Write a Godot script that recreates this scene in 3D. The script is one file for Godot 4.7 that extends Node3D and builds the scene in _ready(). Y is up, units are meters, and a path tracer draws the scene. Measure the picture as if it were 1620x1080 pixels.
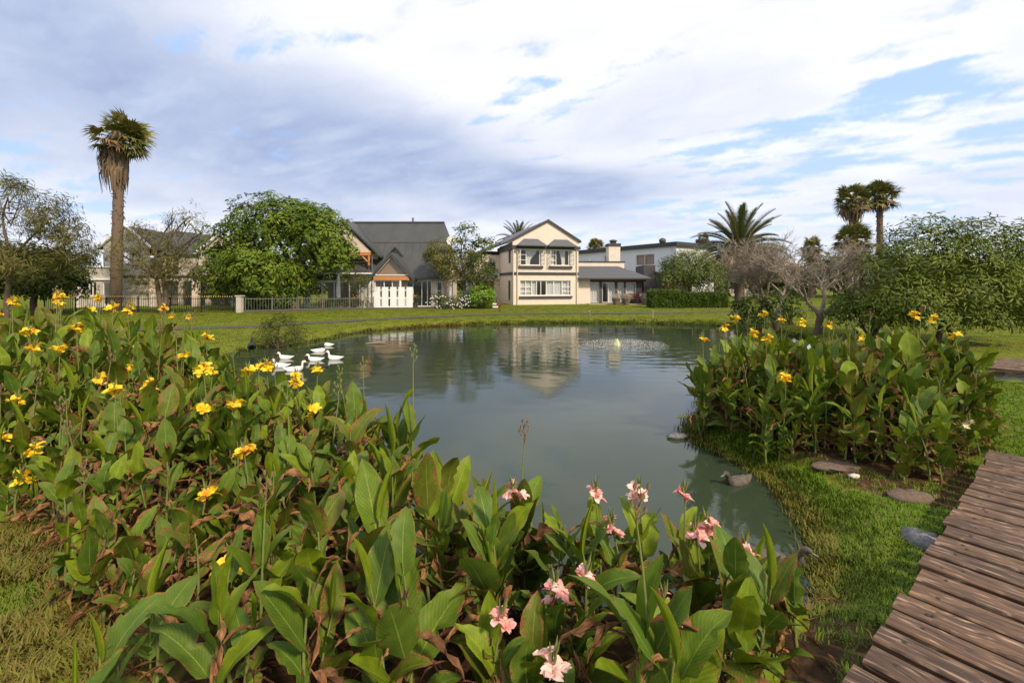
extends Node3D
# Pond garden with canna beds, houses behind. World: y = 0 at the water, camera looks along -Z; "d" below is distance along -Z.

const F := 720.0          # focal length of the photograph in its own pixels
const EYE := 2.1          # eye height over the water
var rng := RandomNumberGenerator.new()
var used := {}
var M := {}
var pond := PackedVector2Array()
var gnoise := FastNoiseLite.new()

# ------------------------------------------------------------------ mesh builder
class MB:
	var v := PackedVector3Array()
	var n := PackedVector3Array()
	var uv := PackedVector2Array()
	var c := PackedColorArray()
	var idx := PackedInt32Array()
	var col := Color.WHITE
	var xf := Transform3D.IDENTITY
	func vert(p: Vector3, nn: Vector3, t := Vector2.ZERO) -> int:
		v.append(xf * p); n.append((xf.basis * nn).normalized()); uv.append(t); c.append(col)
		return v.size() - 1
	# corners counter-clockwise as seen from outside
	func quad(a: Vector3, b: Vector3, cc: Vector3, d: Vector3) -> void:
		var nn := (b - a).cross(d - a)
		if nn.length_squared() < 1e-14:
			nn = (cc - b).cross(d - b)
		nn = nn.normalized()
		var w := (b - a).length()
		var h := (d - a).length()
		var i := vert(a, nn, Vector2(0, h)); vert(b, nn, Vector2(w, h)); vert(cc, nn, Vector2(w, 0)); vert(d, nn, Vector2(0, 0))
		idx.append_array(PackedInt32Array([i, i + 2, i + 1, i, i + 3, i + 2]))
	func tri(a: Vector3, b: Vector3, cc: Vector3) -> void:
		var nn := (b - a).cross(cc - a).normalized()
		var i := vert(a, nn, Vector2(0, 0)); vert(b, nn, Vector2(1, 0)); vert(cc, nn, Vector2(0.5, 1))
		idx.append_array(PackedInt32Array([i, i + 2, i + 1]))
	func box(lo: Vector3, hi: Vector3) -> void:
		var a := Vector3(lo.x, lo.y, hi.z); var b := Vector3(hi.x, lo.y, hi.z); var cc := Vector3(hi.x, hi.y, hi.z); var d := Vector3(lo.x, hi.y, hi.z)
		var e := Vector3(lo.x, lo.y, lo.z); var f := Vector3(hi.x, lo.y, lo.z); var g := Vector3(hi.x, hi.y, lo.z); var h := Vector3(lo.x, hi.y, lo.z)
		quad(a, b, cc, d); quad(f, e, h, g); quad(b, f, g, cc); quad(e, a, d, h); quad(d, cc, g, h); quad(e, f, b, a)
	# box with chamfered long edges (along x)
	func bevel_box(lo: Vector3, hi: Vector3, ch: float) -> void:
		var ys := [lo.y, lo.y, lo.y + ch, hi.y - ch, hi.y, hi.y, hi.y - ch, lo.y + ch]
		var zs := [lo.z + ch, hi.z - ch, hi.z, hi.z, hi.z - ch, lo.z + ch, lo.z, lo.z]
		for k in 8:
			var k2 := (k + 1) % 8
			var i := v.size()
			quad(Vector3(lo.x, ys[k], zs[k]), Vector3(hi.x, ys[k], zs[k]), Vector3(hi.x, ys[k2], zs[k2]), Vector3(lo.x, ys[k2], zs[k2]))
			for j in 4:
				var p := v[i + j]
				uv[i + j] = Vector2(p.x, p.z + p.y)
		for s in 2:
			var x: float = hi.x if s == 0 else lo.x
			for k in range(1, 7):
				var a := Vector3(x, ys[0], zs[0]); var b := Vector3(x, ys[k], zs[k]); var cc := Vector3(x, ys[k + 1], zs[k + 1])
				if s == 0: tri(a, cc, b)
				else: tri(a, b, cc)
	func tube(pts: Array, rad: Array, sides := 6, cap := true) -> void:
		var up := Vector3.UP
		var t0: Vector3 = (pts[1] - pts[0]).normalized()
		if absf(t0.dot(up)) > 0.95: up = Vector3.RIGHT
		var first := v.size()
		var len := 0.0
		var side := t0.cross(up).normalized()
		for k in pts.size():
			var t: Vector3 = (pts[mini(k + 1, pts.size() - 1)] - pts[maxi(k - 1, 0)]).normalized()
			side = (side - t * side.dot(t)).normalized()
			var bi := t.cross(side)
			if k > 0: len += (pts[k] - pts[k - 1]).length()
			for s in sides:
				var a := TAU * s / sides
				var o := side * cos(a) + bi * sin(a)
				vert(pts[k] + o * rad[k], o, Vector2(float(s) / sides, len))
		for k in pts.size() - 1:
			for s in sides:
				var a := first + k * sides + s
				var b := first + k * sides + (s + 1) % sides
				var a2 := a + sides
				var b2 := b + sides
				idx.append_array(PackedInt32Array([a, b2, b, a, a2, b2]))
		if cap:
			for e in 2:
				var k: int = 0 if e == 0 else pts.size() - 1
				var nn: Vector3 = (pts[0] - pts[1]).normalized() if e == 0 else (pts[k] - pts[k - 1]).normalized()
				var ci := vert(pts[k], nn)
				var ring := v.size()
				for s in sides:
					v.append(v[first + k * sides + s]); n.append((xf.basis * nn).normalized()); uv.append(Vector2.ZERO); c.append(col)
				for s in sides:
					if e == 0: idx.append_array(PackedInt32Array([ci, ring + s, ring + (s + 1) % sides]))
					else: idx.append_array(PackedInt32Array([ci, ring + (s + 1) % sides, ring + s]))
	func lathe(prof: Array, seg := 12) -> void:   # prof: Vector2(r, y) from bottom to top
		var first := v.size()
		for k in prof.size():
			var pa: Vector2 = prof[maxi(k - 1, 0)]
			var pb: Vector2 = prof[mini(k + 1, prof.size() - 1)]
			var tt := (pb - pa).normalized()
			for s in seg + 1:
				var a := TAU * s / seg
				var nn := Vector3(cos(a) * tt.y, -tt.x, sin(a) * tt.y)
				vert(Vector3(prof[k].x * cos(a), prof[k].y, prof[k].x * sin(a)), nn, Vector2(float(s) / seg, prof[k].y))
		for k in prof.size() - 1:
			for s in seg:
				var a := first + k * (seg + 1) + s
				var b := a + 1
				var a2 := a + seg + 1
				var b2 := a2 + 1
				idx.append_array(PackedInt32Array([a, b, b2, a, b2, a2]))
	# loft of ellipses: each ring = [centre, forward axis, rx, ry]
	func loft(rings: Array, seg := 12) -> void:
		var first := v.size()
		for k in rings.size():
			var r: Array = rings[k]
			var t: Vector3 = r[1].normalized()
			var side := t.cross(Vector3.UP)
			if side.length() < 0.1: side = Vector3.RIGHT
			side = side.normalized()
			var up := side.cross(t).normalized()
			for s in seg:
				var a := TAU * s / seg
				var o: Vector3 = side * cos(a) * r[2] + up * sin(a) * r[3]
				vert(r[0] + o, (side * cos(a) / maxf(r[2], 0.001) + up * sin(a) / maxf(r[3], 0.001)).normalized(), Vector2(float(s) / seg, float(k) / rings.size()))
		for k in rings.size() - 1:
			for s in seg:
				var a := first + k * seg + s
				var b := first + k * seg + (s + 1) % seg
				var a2 := a + seg
				var b2 := b + seg
				idx.append_array(PackedInt32Array([a, b, b2, a, b2, a2]))
	# convex polygon prism: pts counter-clockwise seen from +z
	func prism(pts: Array, z0: float, z1: float) -> void:
		var m := pts.size()
		for k in range(1, m - 1):
			tri(Vector3(pts[0].x, pts[0].y, z1), Vector3(pts[k].x, pts[k].y, z1), Vector3(pts[k + 1].x, pts[k + 1].y, z1))
			tri(Vector3(pts[0].x, pts[0].y, z0), Vector3(pts[k + 1].x, pts[k + 1].y, z0), Vector3(pts[k].x, pts[k].y, z0))
		for k in m:
			var a: Vector2 = pts[k]
			var b: Vector2 = pts[(k + 1) % m]
			quad(Vector3(a.x, a.y, z0), Vector3(b.x, b.y, z0), Vector3(b.x, b.y, z1), Vector3(a.x, a.y, z1))
	# roof slab: a b c d counter-clockwise from above, thickness downwards
	func slab(a: Vector3, b: Vector3, cc: Vector3, d: Vector3, th: float) -> void:
		var o := Vector3(0, -th, 0)
		quad(a, b, cc, d)
		quad(a + o, d + o, cc + o, b + o)
		quad(a + o, b + o, b, a); quad(b + o, cc + o, cc, b); quad(cc + o, d + o, d, cc); quad(d + o, a + o, a, d)
	# flat wall in the xy plane with rectangular openings [x0, x1, y0, y1]; outside face at z
	func wall(x0: float, x1: float, y0: float, y1: float, z: float, th: float, open := []) -> void:
		var xs := [x0, x1]
		var ys := [y0, y1]
		for o in open:
			for q in [o[0], o[1]]:
				if not xs.has(q): xs.append(q)
			for q in [o[2], o[3]]:
				if not ys.has(q): ys.append(q)
		xs.sort(); ys.sort()
		var zi := z - th
		for i in xs.size() - 1:
			for j in ys.size() - 1:
				var mx: float = (xs[i] + xs[i + 1]) / 2.0
				var my: float = (ys[j] + ys[j + 1]) / 2.0
				var hole := false
				for o in open:
					if mx > o[0] and mx < o[1] and my > o[2] and my < o[3]: hole = true
				if hole: continue
				var a := Vector3(xs[i], ys[j], z); var b := Vector3(xs[i + 1], ys[j], z); var cc := Vector3(xs[i + 1], ys[j + 1], z); var d := Vector3(xs[i], ys[j + 1], z)
				quad(a, b, cc, d)
				var k := Vector3(0, 0, zi - z)
				quad(b + k, a + k, d + k, cc + k)
		for o in open:
			var A := Vector3(o[0], o[2], z); var B := Vector3(o[1], o[2], z); var C := Vector3(o[1], o[3], z); var D := Vector3(o[0], o[3], z)
			var k := Vector3(0, 0, -th)
			quad(A + k, A, B, B + k)
			quad(B + k, B, C, C + k); quad(C + k, C, D, D + k); quad(D + k, D, A, A + k)
		var kk := Vector3(0, 0, -th)
		var p := Vector3(x0, y0, z); var q2 := Vector3(x1, y0, z); var r := Vector3(x1, y1, z); var s := Vector3(x0, y1, z)
		quad(q2, q2 + kk, r + kk, r); quad(p + kk, p, s, s + kk); quad(s, r, r + kk, s + kk); quad(p + kk, q2 + kk, q2, p)
	func mesh(m: Material = null) -> ArrayMesh:
		var arr := []
		arr.resize(Mesh.ARRAY_MAX)
		arr[Mesh.ARRAY_VERTEX] = v; arr[Mesh.ARRAY_NORMAL] = n; arr[Mesh.ARRAY_TEX_UV] = uv; arr[Mesh.ARRAY_COLOR] = c; arr[Mesh.ARRAY_INDEX] = idx
		var out := ArrayMesh.new()
		out.add_surface_from_arrays(Mesh.PRIMITIVE_TRIANGLES, arr)
		if m: out.surface_set_material(0, m)
		return out

# ------------------------------------------------------------------ nodes
func numbered(s: String) -> String:
	var k: int = used.get(s, 0)
	used[s] = k + 1
	return s if k == 0 else "%s_%03d" % [s, k]

func tag(o: Node, label: String, category: String, group := "", kind := "") -> void:
	if label: o.set_meta("label", label)
	if category: o.set_meta("category", category)
	if group: o.set_meta("group", group)
	if kind: o.set_meta("kind", kind)

func thing(called: String, label: String, category: String, at := Vector3.ZERO, turn := 0.0, group := "") -> Node3D:
	var o := Node3D.new()
	o.name = numbered(called)
	add_child(o)
	o.position = at
	o.rotation.y = turn
	tag(o, label, category, group)
	return o

func put(called: String, mesh: Mesh, m: Material, parent: Node, xf := Transform3D.IDENTITY) -> MeshInstance3D:
	var o := MeshInstance3D.new()
	o.name = called if parent != self else numbered(called)
	o.mesh = mesh
	if m: o.material_override = m
	o.transform = xf
	parent.add_child(o, true)
	return o

func structure(called: String, mesh: Mesh, m: Material) -> MeshInstance3D:
	var o := put(called, mesh, m, self)
	o.set_meta("kind", "structure")
	return o

func scatter(called: String, mesh: Mesh, m: Material, xfs: Array, cols: Array, parent: Node) -> MultiMeshInstance3D:
	var mm := MultiMesh.new()
	mm.transform_format = MultiMesh.TRANSFORM_3D
	mm.use_colors = true
	mm.mesh = mesh
	mm.instance_count = xfs.size()
	for i in xfs.size():
		mm.set_instance_transform(i, xfs[i])
		mm.set_instance_color(i, cols[i])
	var o := MultiMeshInstance3D.new()
	o.name = called if parent != self else numbered(called)
	o.multimesh = mm
	o.material_override = m
	o.set_meta("kind", "stuff")
	parent.add_child(o, true)
	return o

# a point seen at photograph pixel (px, py), d metres ahead; and where that ray meets the level y
func P(px: float, py: float, d: float) -> Vector3:
	return Vector3((px - 810.0) / F * d, EYE - (py - 450.0) / F * d, -d)

func G(px: float, py: float, y := 0.0) -> Vector3:
	var d := F * (EYE - y) / (py - 450.0)
	return Vector3((px - 810.0) / F * d, y, -d)

func rf(a: float, b: float) -> float:
	return rng.randf_range(a, b)

func lin(r: float, g: float, b: float) -> Color:      # linear base colour to the sRGB that albedo wants
	return Color(r, g, b).linear_to_srgb()

# ------------------------------------------------------------------ materials
func plain(c: Color, rough := 0.8, spec := 0.5, metal := 0.0) -> StandardMaterial3D:
	var m := StandardMaterial3D.new()
	m.albedo_color = c; m.roughness = rough; m.metallic_specular = spec; m.metallic = metal
	return m

func noise_tex(freq: float, ramp: Array, size := 256, seed_ := 1, oct := 5, kind := FastNoiseLite.TYPE_SIMPLEX_SMOOTH) -> NoiseTexture2D:
	var f := FastNoiseLite.new()
	f.seed = seed_; f.frequency = freq; f.noise_type = kind; f.fractal_octaves = oct
	var t := NoiseTexture2D.new()
	t.width = size; t.height = size; t.seamless = true; t.noise = f
	if ramp.size():
		var g := Gradient.new()
		var offs := PackedFloat32Array()
		var cs := PackedColorArray()
		for k in ramp.size():
			offs.append(float(k) / maxf(1.0, ramp.size() - 1)); cs.append(ramp[k])
		g.offsets = offs; g.colors = cs
		t.color_ramp = g
	return t

# base colour with patches and grain, mapped in metres by world triplanar
func rough_mat(ramp: Array, metres: float, rough := 0.85, seed_ := 1, freq := 0.012, bump := 0.0, spec := 0.4) -> StandardMaterial3D:
	var m := StandardMaterial3D.new()
	m.albedo_texture = noise_tex(freq, ramp, 512, seed_)
	m.uv1_triplanar = true; m.uv1_world_triplanar = true
	m.uv1_scale = Vector3.ONE / metres
	m.roughness = rough; m.metallic_specular = spec
	if bump > 0.0:
		m.heightmap_enabled = true
		m.heightmap_texture = noise_tex(0.05, [], 512, seed_ + 7)
		m.heightmap_scale = bump
	return m

func leafy(rough := 0.55, back := 0.35) -> StandardMaterial3D:
	var m := StandardMaterial3D.new()
	m.vertex_color_use_as_albedo = true
	m.roughness = rough; m.metallic_specular = 0.35
	m.backlight_enabled = true
	m.backlight = Color(back, back, back).linear_to_srgb()
	m.cull_mode = BaseMaterial3D.CULL_DISABLED
	return m

func make_materials() -> void:
	M.cream = rough_mat([lin(.63, .545, .46), lin(.695, .61, .525), lin(.725, .64, .55)], 3.0, .9, 11, .008)
	M.cream2 = rough_mat([lin(.54, .47, .39), lin(.61, .53, .445), lin(.64, .56, .47)], 3.0, .9, 12, .008)
	M.greige = rough_mat([lin(.42, .375, .325), lin(.49, .44, .385), lin(.53, .475, .42)], 3.0, .9, 13, .008)
	M.white = rough_mat([lin(.70, .70, .70), lin(.78, .78, .78)], 2.0, .7, 14)
	M.bluewhite = rough_mat([lin(.62, .64, .68), lin(.69, .71, .745)], 5.0, .85, 15, .006)
	M.trim = rough_mat([lin(.045, .043, .047), lin(.07, .066, .07)], 1.0, .6, 16)
	M.darkwall = rough_mat([lin(.06, .059, .063), lin(.085, .083, .087)], 2.0, .8, 17)
	M.roof_b = rough_mat([lin(.050, .053, .053), lin(.062, .066, .066), lin(.074, .078, .078)], 4.0, .55, 18, .006)
	M.roof_c = rough_mat([lin(.075, .080, .090), lin(.105, .11, .125), lin(.135, .14, .155)], 1.2, .6, 19, .02)
	M.roof_a = rough_mat([lin(.05, .05, .055), lin(.085, .085, .09)], 1.5, .7, 20)
	M.orange = rough_mat([lin(.42, .17, .055), lin(.52, .225, .075), lin(.56, .26, .09)], .6, .5, 21)
	M.wood = rough_mat([lin(.10, .04, .018), lin(.17, .07, .03)], .7, .6, 22)
	M.redwood = rough_mat([lin(.11, .025, .012), lin(.17, .042, .02)], .7, .45, 23)
	M.black = plain(lin(.016, .016, .018), .5)
	M.gold = plain(lin(.62, .44, .10), .4)
	M.greymetal = rough_mat([lin(.12, .118, .105), lin(.18, .175, .155)], .8, .55, 24)
	M.terrace = rough_mat([lin(.36, .24, .19), lin(.46, .32, .26)], .8, .85, 25)
	M.concrete = rough_mat([lin(.22, .22, .20), lin(.33, .325, .30), lin(.38, .375, .35)], 1.3, .9, 26, .015, .4)
	M.asphalt = rough_mat([lin(.055, .05, .046), lin(.085, .078, .072)], 1.0, .9, 27, .03)
	M.stone = rough_mat([lin(.085, .06, .042), lin(.14, .10, .072), lin(.20, .15, .11)], .5, .9, 28, .02, .6)
	M.greystone = rough_mat([lin(.08, .08, .078), lin(.17, .17, .165), lin(.30, .30, .29)], .35, .85, 29, .02, .5)
	M.bark = rough_mat([lin(.055, .038, .026), lin(.12, .09, .065), lin(.17, .135, .10)], .5, .95, 30, .03, .8)
	M.palebark = rough_mat([lin(.20, .165, .125), lin(.33, .28, .22)], .5, .9, 31, .03, .4)
	M.twig = rough_mat([lin(.18, .145, .105), lin(.28, .235, .18), lin(.37, .32, .26)], .4, .95, 32, .02)
	M.palmbark = rough_mat([lin(.085, .06, .042), lin(.17, .125, .09), lin(.26, .20, .15)], .6, .95, 33, .03, 1.2)
	M.terracotta = rough_mat([lin(.14, .105, .085), lin(.21, .165, .135)], .4, .85, 34)
	M.curtain = plain(lin(.74, .75, .74), .95)
	M.curtain.backlight_enabled = true
	M.curtain.backlight = lin(.4, .4, .4)
	M.blind = rough_mat([lin(.25, .155, .085), lin(.33, .215, .125)], .3, .8, 35)
	M.canvas = plain(lin(.62, .61, .62), .9)
	M.frame = plain(lin(.74, .73, .72), .45)
	M.darkframe = plain(lin(.06, .055, .05), .5)
	M.glass = StandardMaterial3D.new()
	M.glass.transparency = BaseMaterial3D.TRANSPARENCY_ALPHA
	M.glass.albedo_color = Color(.35, .4, .4, .12)
	M.glass.roughness = .03
	M.room = plain(lin(.30, .27, .24), .9)
	M.leaf = leafy()
	M.leaf_gloss = leafy(.38, .25)
	M.grass = leafy(.6, .4)
	M.pinkflower = plain(lin(.75, .16, .14), .7)
	M.duck = plain(lin(.82, .81, .78), .85)
	M.bill = plain(lin(.75, .26, .03), .4)
	M.darkduck = rough_mat([lin(.012, .012, .013), lin(.035, .032, .03)], .12, .7, 36)
	M.greyduck = rough_mat([lin(.05, .04, .032), lin(.10, .082, .066), lin(.20, .175, .15)], .5, .75, 37, .012)
	M.gravelly = plain(lin(.55, .5, .45), .9)

# ------------------------------------------------------------------ sky: a computed panorama of broken stratocumulus
func make_sky() -> ImageTexture:
	var w := 2304
	var h := 1152
	var data := PackedFloat32Array()
	data.resize(w * h * 3)
	var a := FastNoiseLite.new(); a.seed = 5; a.frequency = .80; a.fractal_octaves = 6; a.fractal_gain = .55; a.noise_type = FastNoiseLite.TYPE_SIMPLEX_SMOOTH
	a.domain_warp_enabled = true; a.domain_warp_amplitude = .5; a.domain_warp_frequency = .6; a.domain_warp_fractal_octaves = 3
	var b := FastNoiseLite.new(); b.seed = 9; b.frequency = .36; b.fractal_octaves = 4; b.noise_type = FastNoiseLite.TYPE_SIMPLEX_SMOOTH
	var wisp := FastNoiseLite.new(); wisp.seed = 21; wisp.frequency = 2.0; wisp.fractal_octaves = 5; wisp.fractal_gain = .58; wisp.noise_type = FastNoiseLite.TYPE_SIMPLEX_SMOOTH
	wisp.domain_warp_enabled = true; wisp.domain_warp_amplitude = .3; wisp.domain_warp_frequency = 1.0
	# soft masses: azimuth, elevation, half width, half height (degrees), how grey
	var masses := [[-37, 17, 19, 7, .50], [-24, 15, 13, 6.5, .72], [-10, 14, 14, 4.5, .5], [-44, 24, 9, 5, .3], [5, 21, 11, 4, .3], [7, 11.2, 10, 2.0, 1.35], [2, 13.5, 7, 2.0, .5], [24, 22, 9, 3, .22], [-55, 14, 12, 8, .5], [58, 12, 12, 4, .35], [-12, 29, 10, 6, -.75], [0, 22, 8, 4, -.35], [14, 32, 16, 6, -.5], [38, 29, 14, 6, -.3]]
	# openings to the blue
	var gaps := [[38, 17.2, 11, 2.0, .75], [50, 15, 10, 2.0, .42], [28, 11.5, 8, 1.4, .5], [22, 18, 6, 1.6, .3], [36, 7, 30, 3.2, .42], [-48, 9, 14, 4, .25], [12, 5, 14, 2.4, .25]]
	for y in h:
		var el := (0.5 - (y + .5) / h) * PI
		var row := y * w * 3
		if el <= 0.0:
			for x in w:
				var o := row + x * 3
				data[o] = .30; data[o + 1] = .32; data[o + 2] = .28
			continue
		var sy := sin(el)
		var cy := cos(el)
		var eld := rad_to_deg(el)
		var k := 1.0 / (sy + .11)
		var haze := exp(-sy * 11.0)
		for x in w:
			var az := wrapf((x + .5) / w * TAU, -PI, PI)      # the left edge of a panorama looks along -Z
			var dx := sin(az) * cy * k
			var dz := -cos(az) * cy * k
			# cloud streets run from near left to far right
			var u := dx * .86 + dz * .5
			var s := -dx * .5 + dz * .86
			var n1 := a.get_noise_2d(u * .85, s * 1.15)
			var n2 := b.get_noise_2d(u, s * 1.3)
			var n3 := wisp.get_noise_2d(u * .8, s * 1.8)
			var azd := rad_to_deg(az)
			var grey := .20
			var blue := -.30
			if absf(azd) < 85.0 and eld < 50.0:
				for q in masses:
					var e: float = (azd - q[0]) / q[2]
					var f: float = (eld - q[1]) / q[3]
					var r := e * e + f * f
					if r < 9.0: grey += q[4] * .95 * exp(-r * .8)
				for q in gaps:
					var e: float = (azd - q[0]) / q[2]
					var f: float = (eld - q[1] - (azd - q[0]) * .12) / q[3]
					var r := e * e + f * f
					if r < 9.0: blue += q[4] * exp(-r * .8)
			grey = clampf(grey + n1 * .46 + n2 * .30 + n3 * .34, 0.0, 1.0)
			var gap := smoothstep(-.05, .42, blue - n1 * .75 - n3 * .8 + n2 * .15)
			# thick cloud is greyer below, thin cloud is white
			var cr := lerpf(.715, .33, grey)
			var cg := lerpf(.725, .395, grey)
			var cb := lerpf(.775, .56, grey)
			var lift := n3 * .12
			cr += lift; cg += lift; cb += lift * .7
			var br := lerpf(.24, .48, haze + .25)
			var bg := lerpf(.42, .63, haze + .25)
			var bb := lerpf(.75, .83, haze + .25)
			cr = lerpf(cr, br, gap * .85); cg = lerpf(cg, bg, gap * .85); cb = lerpf(cb, bb, gap * .85)
			# pale air low down
			cr = lerpf(cr, .70, haze * .6); cg = lerpf(cg, .74, haze * .6); cb = lerpf(cb, .82, haze * .6)
			var o := row + x * 3
			data[o] = cr; data[o + 1] = cg; data[o + 2] = cb
	var im := Image.create_from_data(w, h, false, Image.FORMAT_RGBF, data.to_byte_array())
	return ImageTexture.create_from_image(im)

func smooth(a: float, b: float, x: float) -> float:
	var t := clampf((x - a) / (b - a), 0.0, 1.0)
	return t * t * (3.0 - 2.0 * t)

# ------------------------------------------------------------------ the lie of the land (x, d)
func pond_sd(x: float, d: float) -> float:      # signed distance to the shoreline, negative in the water
	var p := Vector2(x, d)
	var best := 1e9
	var inside := false
	var m := pond.size()
	for i in m:
		var a := pond[i]
		var b := pond[(i + 1) % m]
		var ab := b - a
		var t := clampf((p - a).dot(ab) / ab.length_squared(), 0.0, 1.0)
		best = minf(best, (a + ab * t).distance_squared_to(p))
		if (a.y > d) != (b.y > d) and x < (b.x - a.x) * (d - a.y) / (b.y - a.y) + a.x:
			inside = not inside
	return -sqrt(best) if inside else sqrt(best)

func ground_y(x: float, d: float) -> float:
	if x < -14.0 or x > 22.0 or d > 30.0 or d < -2.0:
		return .25 + .06 * smooth(26, 40, d)
	var s := pond_sd(x, d) + gnoise.get_noise_2d(x * 3.0, d * 3.0) * .12
	if s < 0.0:
		return -.015 - .9 * smooth(0, 1.6, -s)
	return -.015 + .265 * smooth(0.0, .55, s) + .06 * smooth(26, 40, d) + gnoise.get_noise_2d(x * 1.4, d * 1.4) * .025 * smooth(0, 1, s)

# the boardwalk's edge: the foot of it and the way it runs (x, d)
const BW_AT := Vector2(1.41, 1.90)
const BW_DIR := Vector2(.787, .617)
func bw_side(x: float, d: float) -> float:      # metres to the pond side of the deck's edge (positive: off the deck)
	var q := Vector2(x, d) - BW_AT
	return -(q.x * BW_DIR.y - q.y * BW_DIR.x)

# ------------------------------------------------------------------ scene
func _ready() -> void:
	rng.seed = 77
	gnoise.seed = 3; gnoise.frequency = .35; gnoise.fractal_octaves = 3
	var cam := Camera3D.new()
	cam.name = "camera"
	cam.projection = Camera3D.PROJECTION_FRUSTUM
	cam.near = .05
	cam.far = 1500.0
	cam.size = .05 * 1080.0 / F
	cam.frustum_offset = Vector2(0, -.05 * 90.0 / F)      # level camera, lens shifted down: uprights stay upright
	cam.position = Vector3(0, EYE, 0)
	add_child(cam)
	cam.current = true
	var env := Environment.new()
	env.background_mode = Environment.BG_SKY
	env.sky = Sky.new()
	var pano := PanoramaSkyMaterial.new()
	pano.panorama = make_sky()
	env.sky.sky_material = pano
	env.tonemap_mode = Environment.TONE_MAPPER_LINEAR
	env.tonemap_exposure = 1.42
	env.sdfgi_enabled = true; env.ssao_enabled = true; env.ssil_enabled = true
	var we := WorldEnvironment.new()
	we.name = "world_environment"
	we.environment = env
	add_child(we)
	var sun := DirectionalLight3D.new()
	sun.name = "sun"
	sun.light_energy = 1.05
	sun.light_color = Color(1.0, .92, .80)
	sun.light_angular_distance = 6.0
	sun.shadow_enabled = true
	add_child(sun)
	sun.rotation_degrees = Vector3(-42, 38, 0)           # from behind the viewer's right shoulder
	make_materials()

	# shoreline, anticlockwise from the near bank (x, d)
	pond = PackedVector2Array([Vector2(0, 3.05), Vector2(1.0, 2.9), Vector2(1.6, 2.8), Vector2(2.0, 3.0), Vector2(2.2, 3.36), Vector2(2.42, 3.7), Vector2(2.56, 4.1), Vector2(2.66, 4.6), Vector2(2.70, 5.0), Vector2(2.55, 5.6), Vector2(2.42, 6.1), Vector2(2.44, 6.5), Vector2(2.75, 7.0), Vector2(3.5, 8.3), Vector2(5.5, 9.5), Vector2(8, 12), Vector2(10, 15), Vector2(11.4, 18), Vector2(11.6, 21), Vector2(10.8, 22.9), Vector2(8.6, 24.0), Vector2(6.4, 24.4), Vector2(3.0, 24.5), Vector2(-.3, 24), Vector2(-2.8, 23.2), Vector2(-4.9, 21.9), Vector2(-6.2, 20.6), Vector2(-6.8, 19.4), Vector2(-7.1, 17.5), Vector2(-7.5, 15.9), Vector2(-8.4, 14.8), Vector2(-8.1, 12), Vector2(-6.5, 10), Vector2(-5, 8.4), Vector2(-3.6, 6.9), Vector2(-2.3, 5.6), Vector2(-1.2, 4.4), Vector2(-.7, 3.6)])
	make_ground()
	make_water()
	make_path()
	make_boardwalk()
	house_cream()
	house_dark_roof()
	house_gabled()
	house_flat()
	make_fences()
	make_trees()
	make_palms()
	make_yard()
	make_canna_kit()
	make_canna_beds()
	make_grass()
	make_birds()
	make_small()

# distances along an axis: fine near the pond, coarse beyond
func axis(lo: float, hi: float, fine_lo: float, fine_hi: float, step: float) -> PackedFloat32Array:
	var out := PackedFloat32Array()
	var left := []
	var x := fine_lo
	var st := step
	while x > lo:
		st *= 1.35
		x -= st
		left.append(maxf(x, lo))
	left.reverse()
	for q in left: out.append(q)
	x = fine_lo
	while x < fine_hi:
		out.append(x); x += step
	st = step
	while x < hi:
		out.append(x); st *= 1.35; x += st
	out.append(hi)
	return out

func in_poly(p: Vector2, poly: PackedVector2Array) -> bool:
	return Geometry2D.is_point_in_polygon(p, poly)

var bed_front := PackedVector2Array([Vector2(1.62, 2.25), Vector2(1.5, 2.72), Vector2(.6, 2.92), Vector2(0, 3.0), Vector2(-.55, 3.4), Vector2(-1.0, 4.1), Vector2(-2.1, 5.2), Vector2(-3.2, 6.0), Vector2(-4.4, 7.0), Vector2(-6, 8), Vector2(-9, 8.5), Vector2(-9, 7.2), Vector2(-6.2, 5.1), Vector2(-4.1, 3.75), Vector2(-2.9, 2.95), Vector2(-1.75, 2.1), Vector2(-1.2, 1.2), Vector2(-.3, .95), Vector2(1.35, 2.05)])
var bed_right := PackedVector2Array([Vector2(2.78, 6.1), Vector2(3.25, 5.0), Vector2(3.6, 4.55), Vector2(4.0, 4.2), Vector2(4.6, 4.72), Vector2(5.3, 5.0), Vector2(5.9, 5.9), Vector2(5.8, 7.2), Vector2(4.6, 8.0), Vector2(3.5, 7.7), Vector2(2.85, 6.9)])

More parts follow.
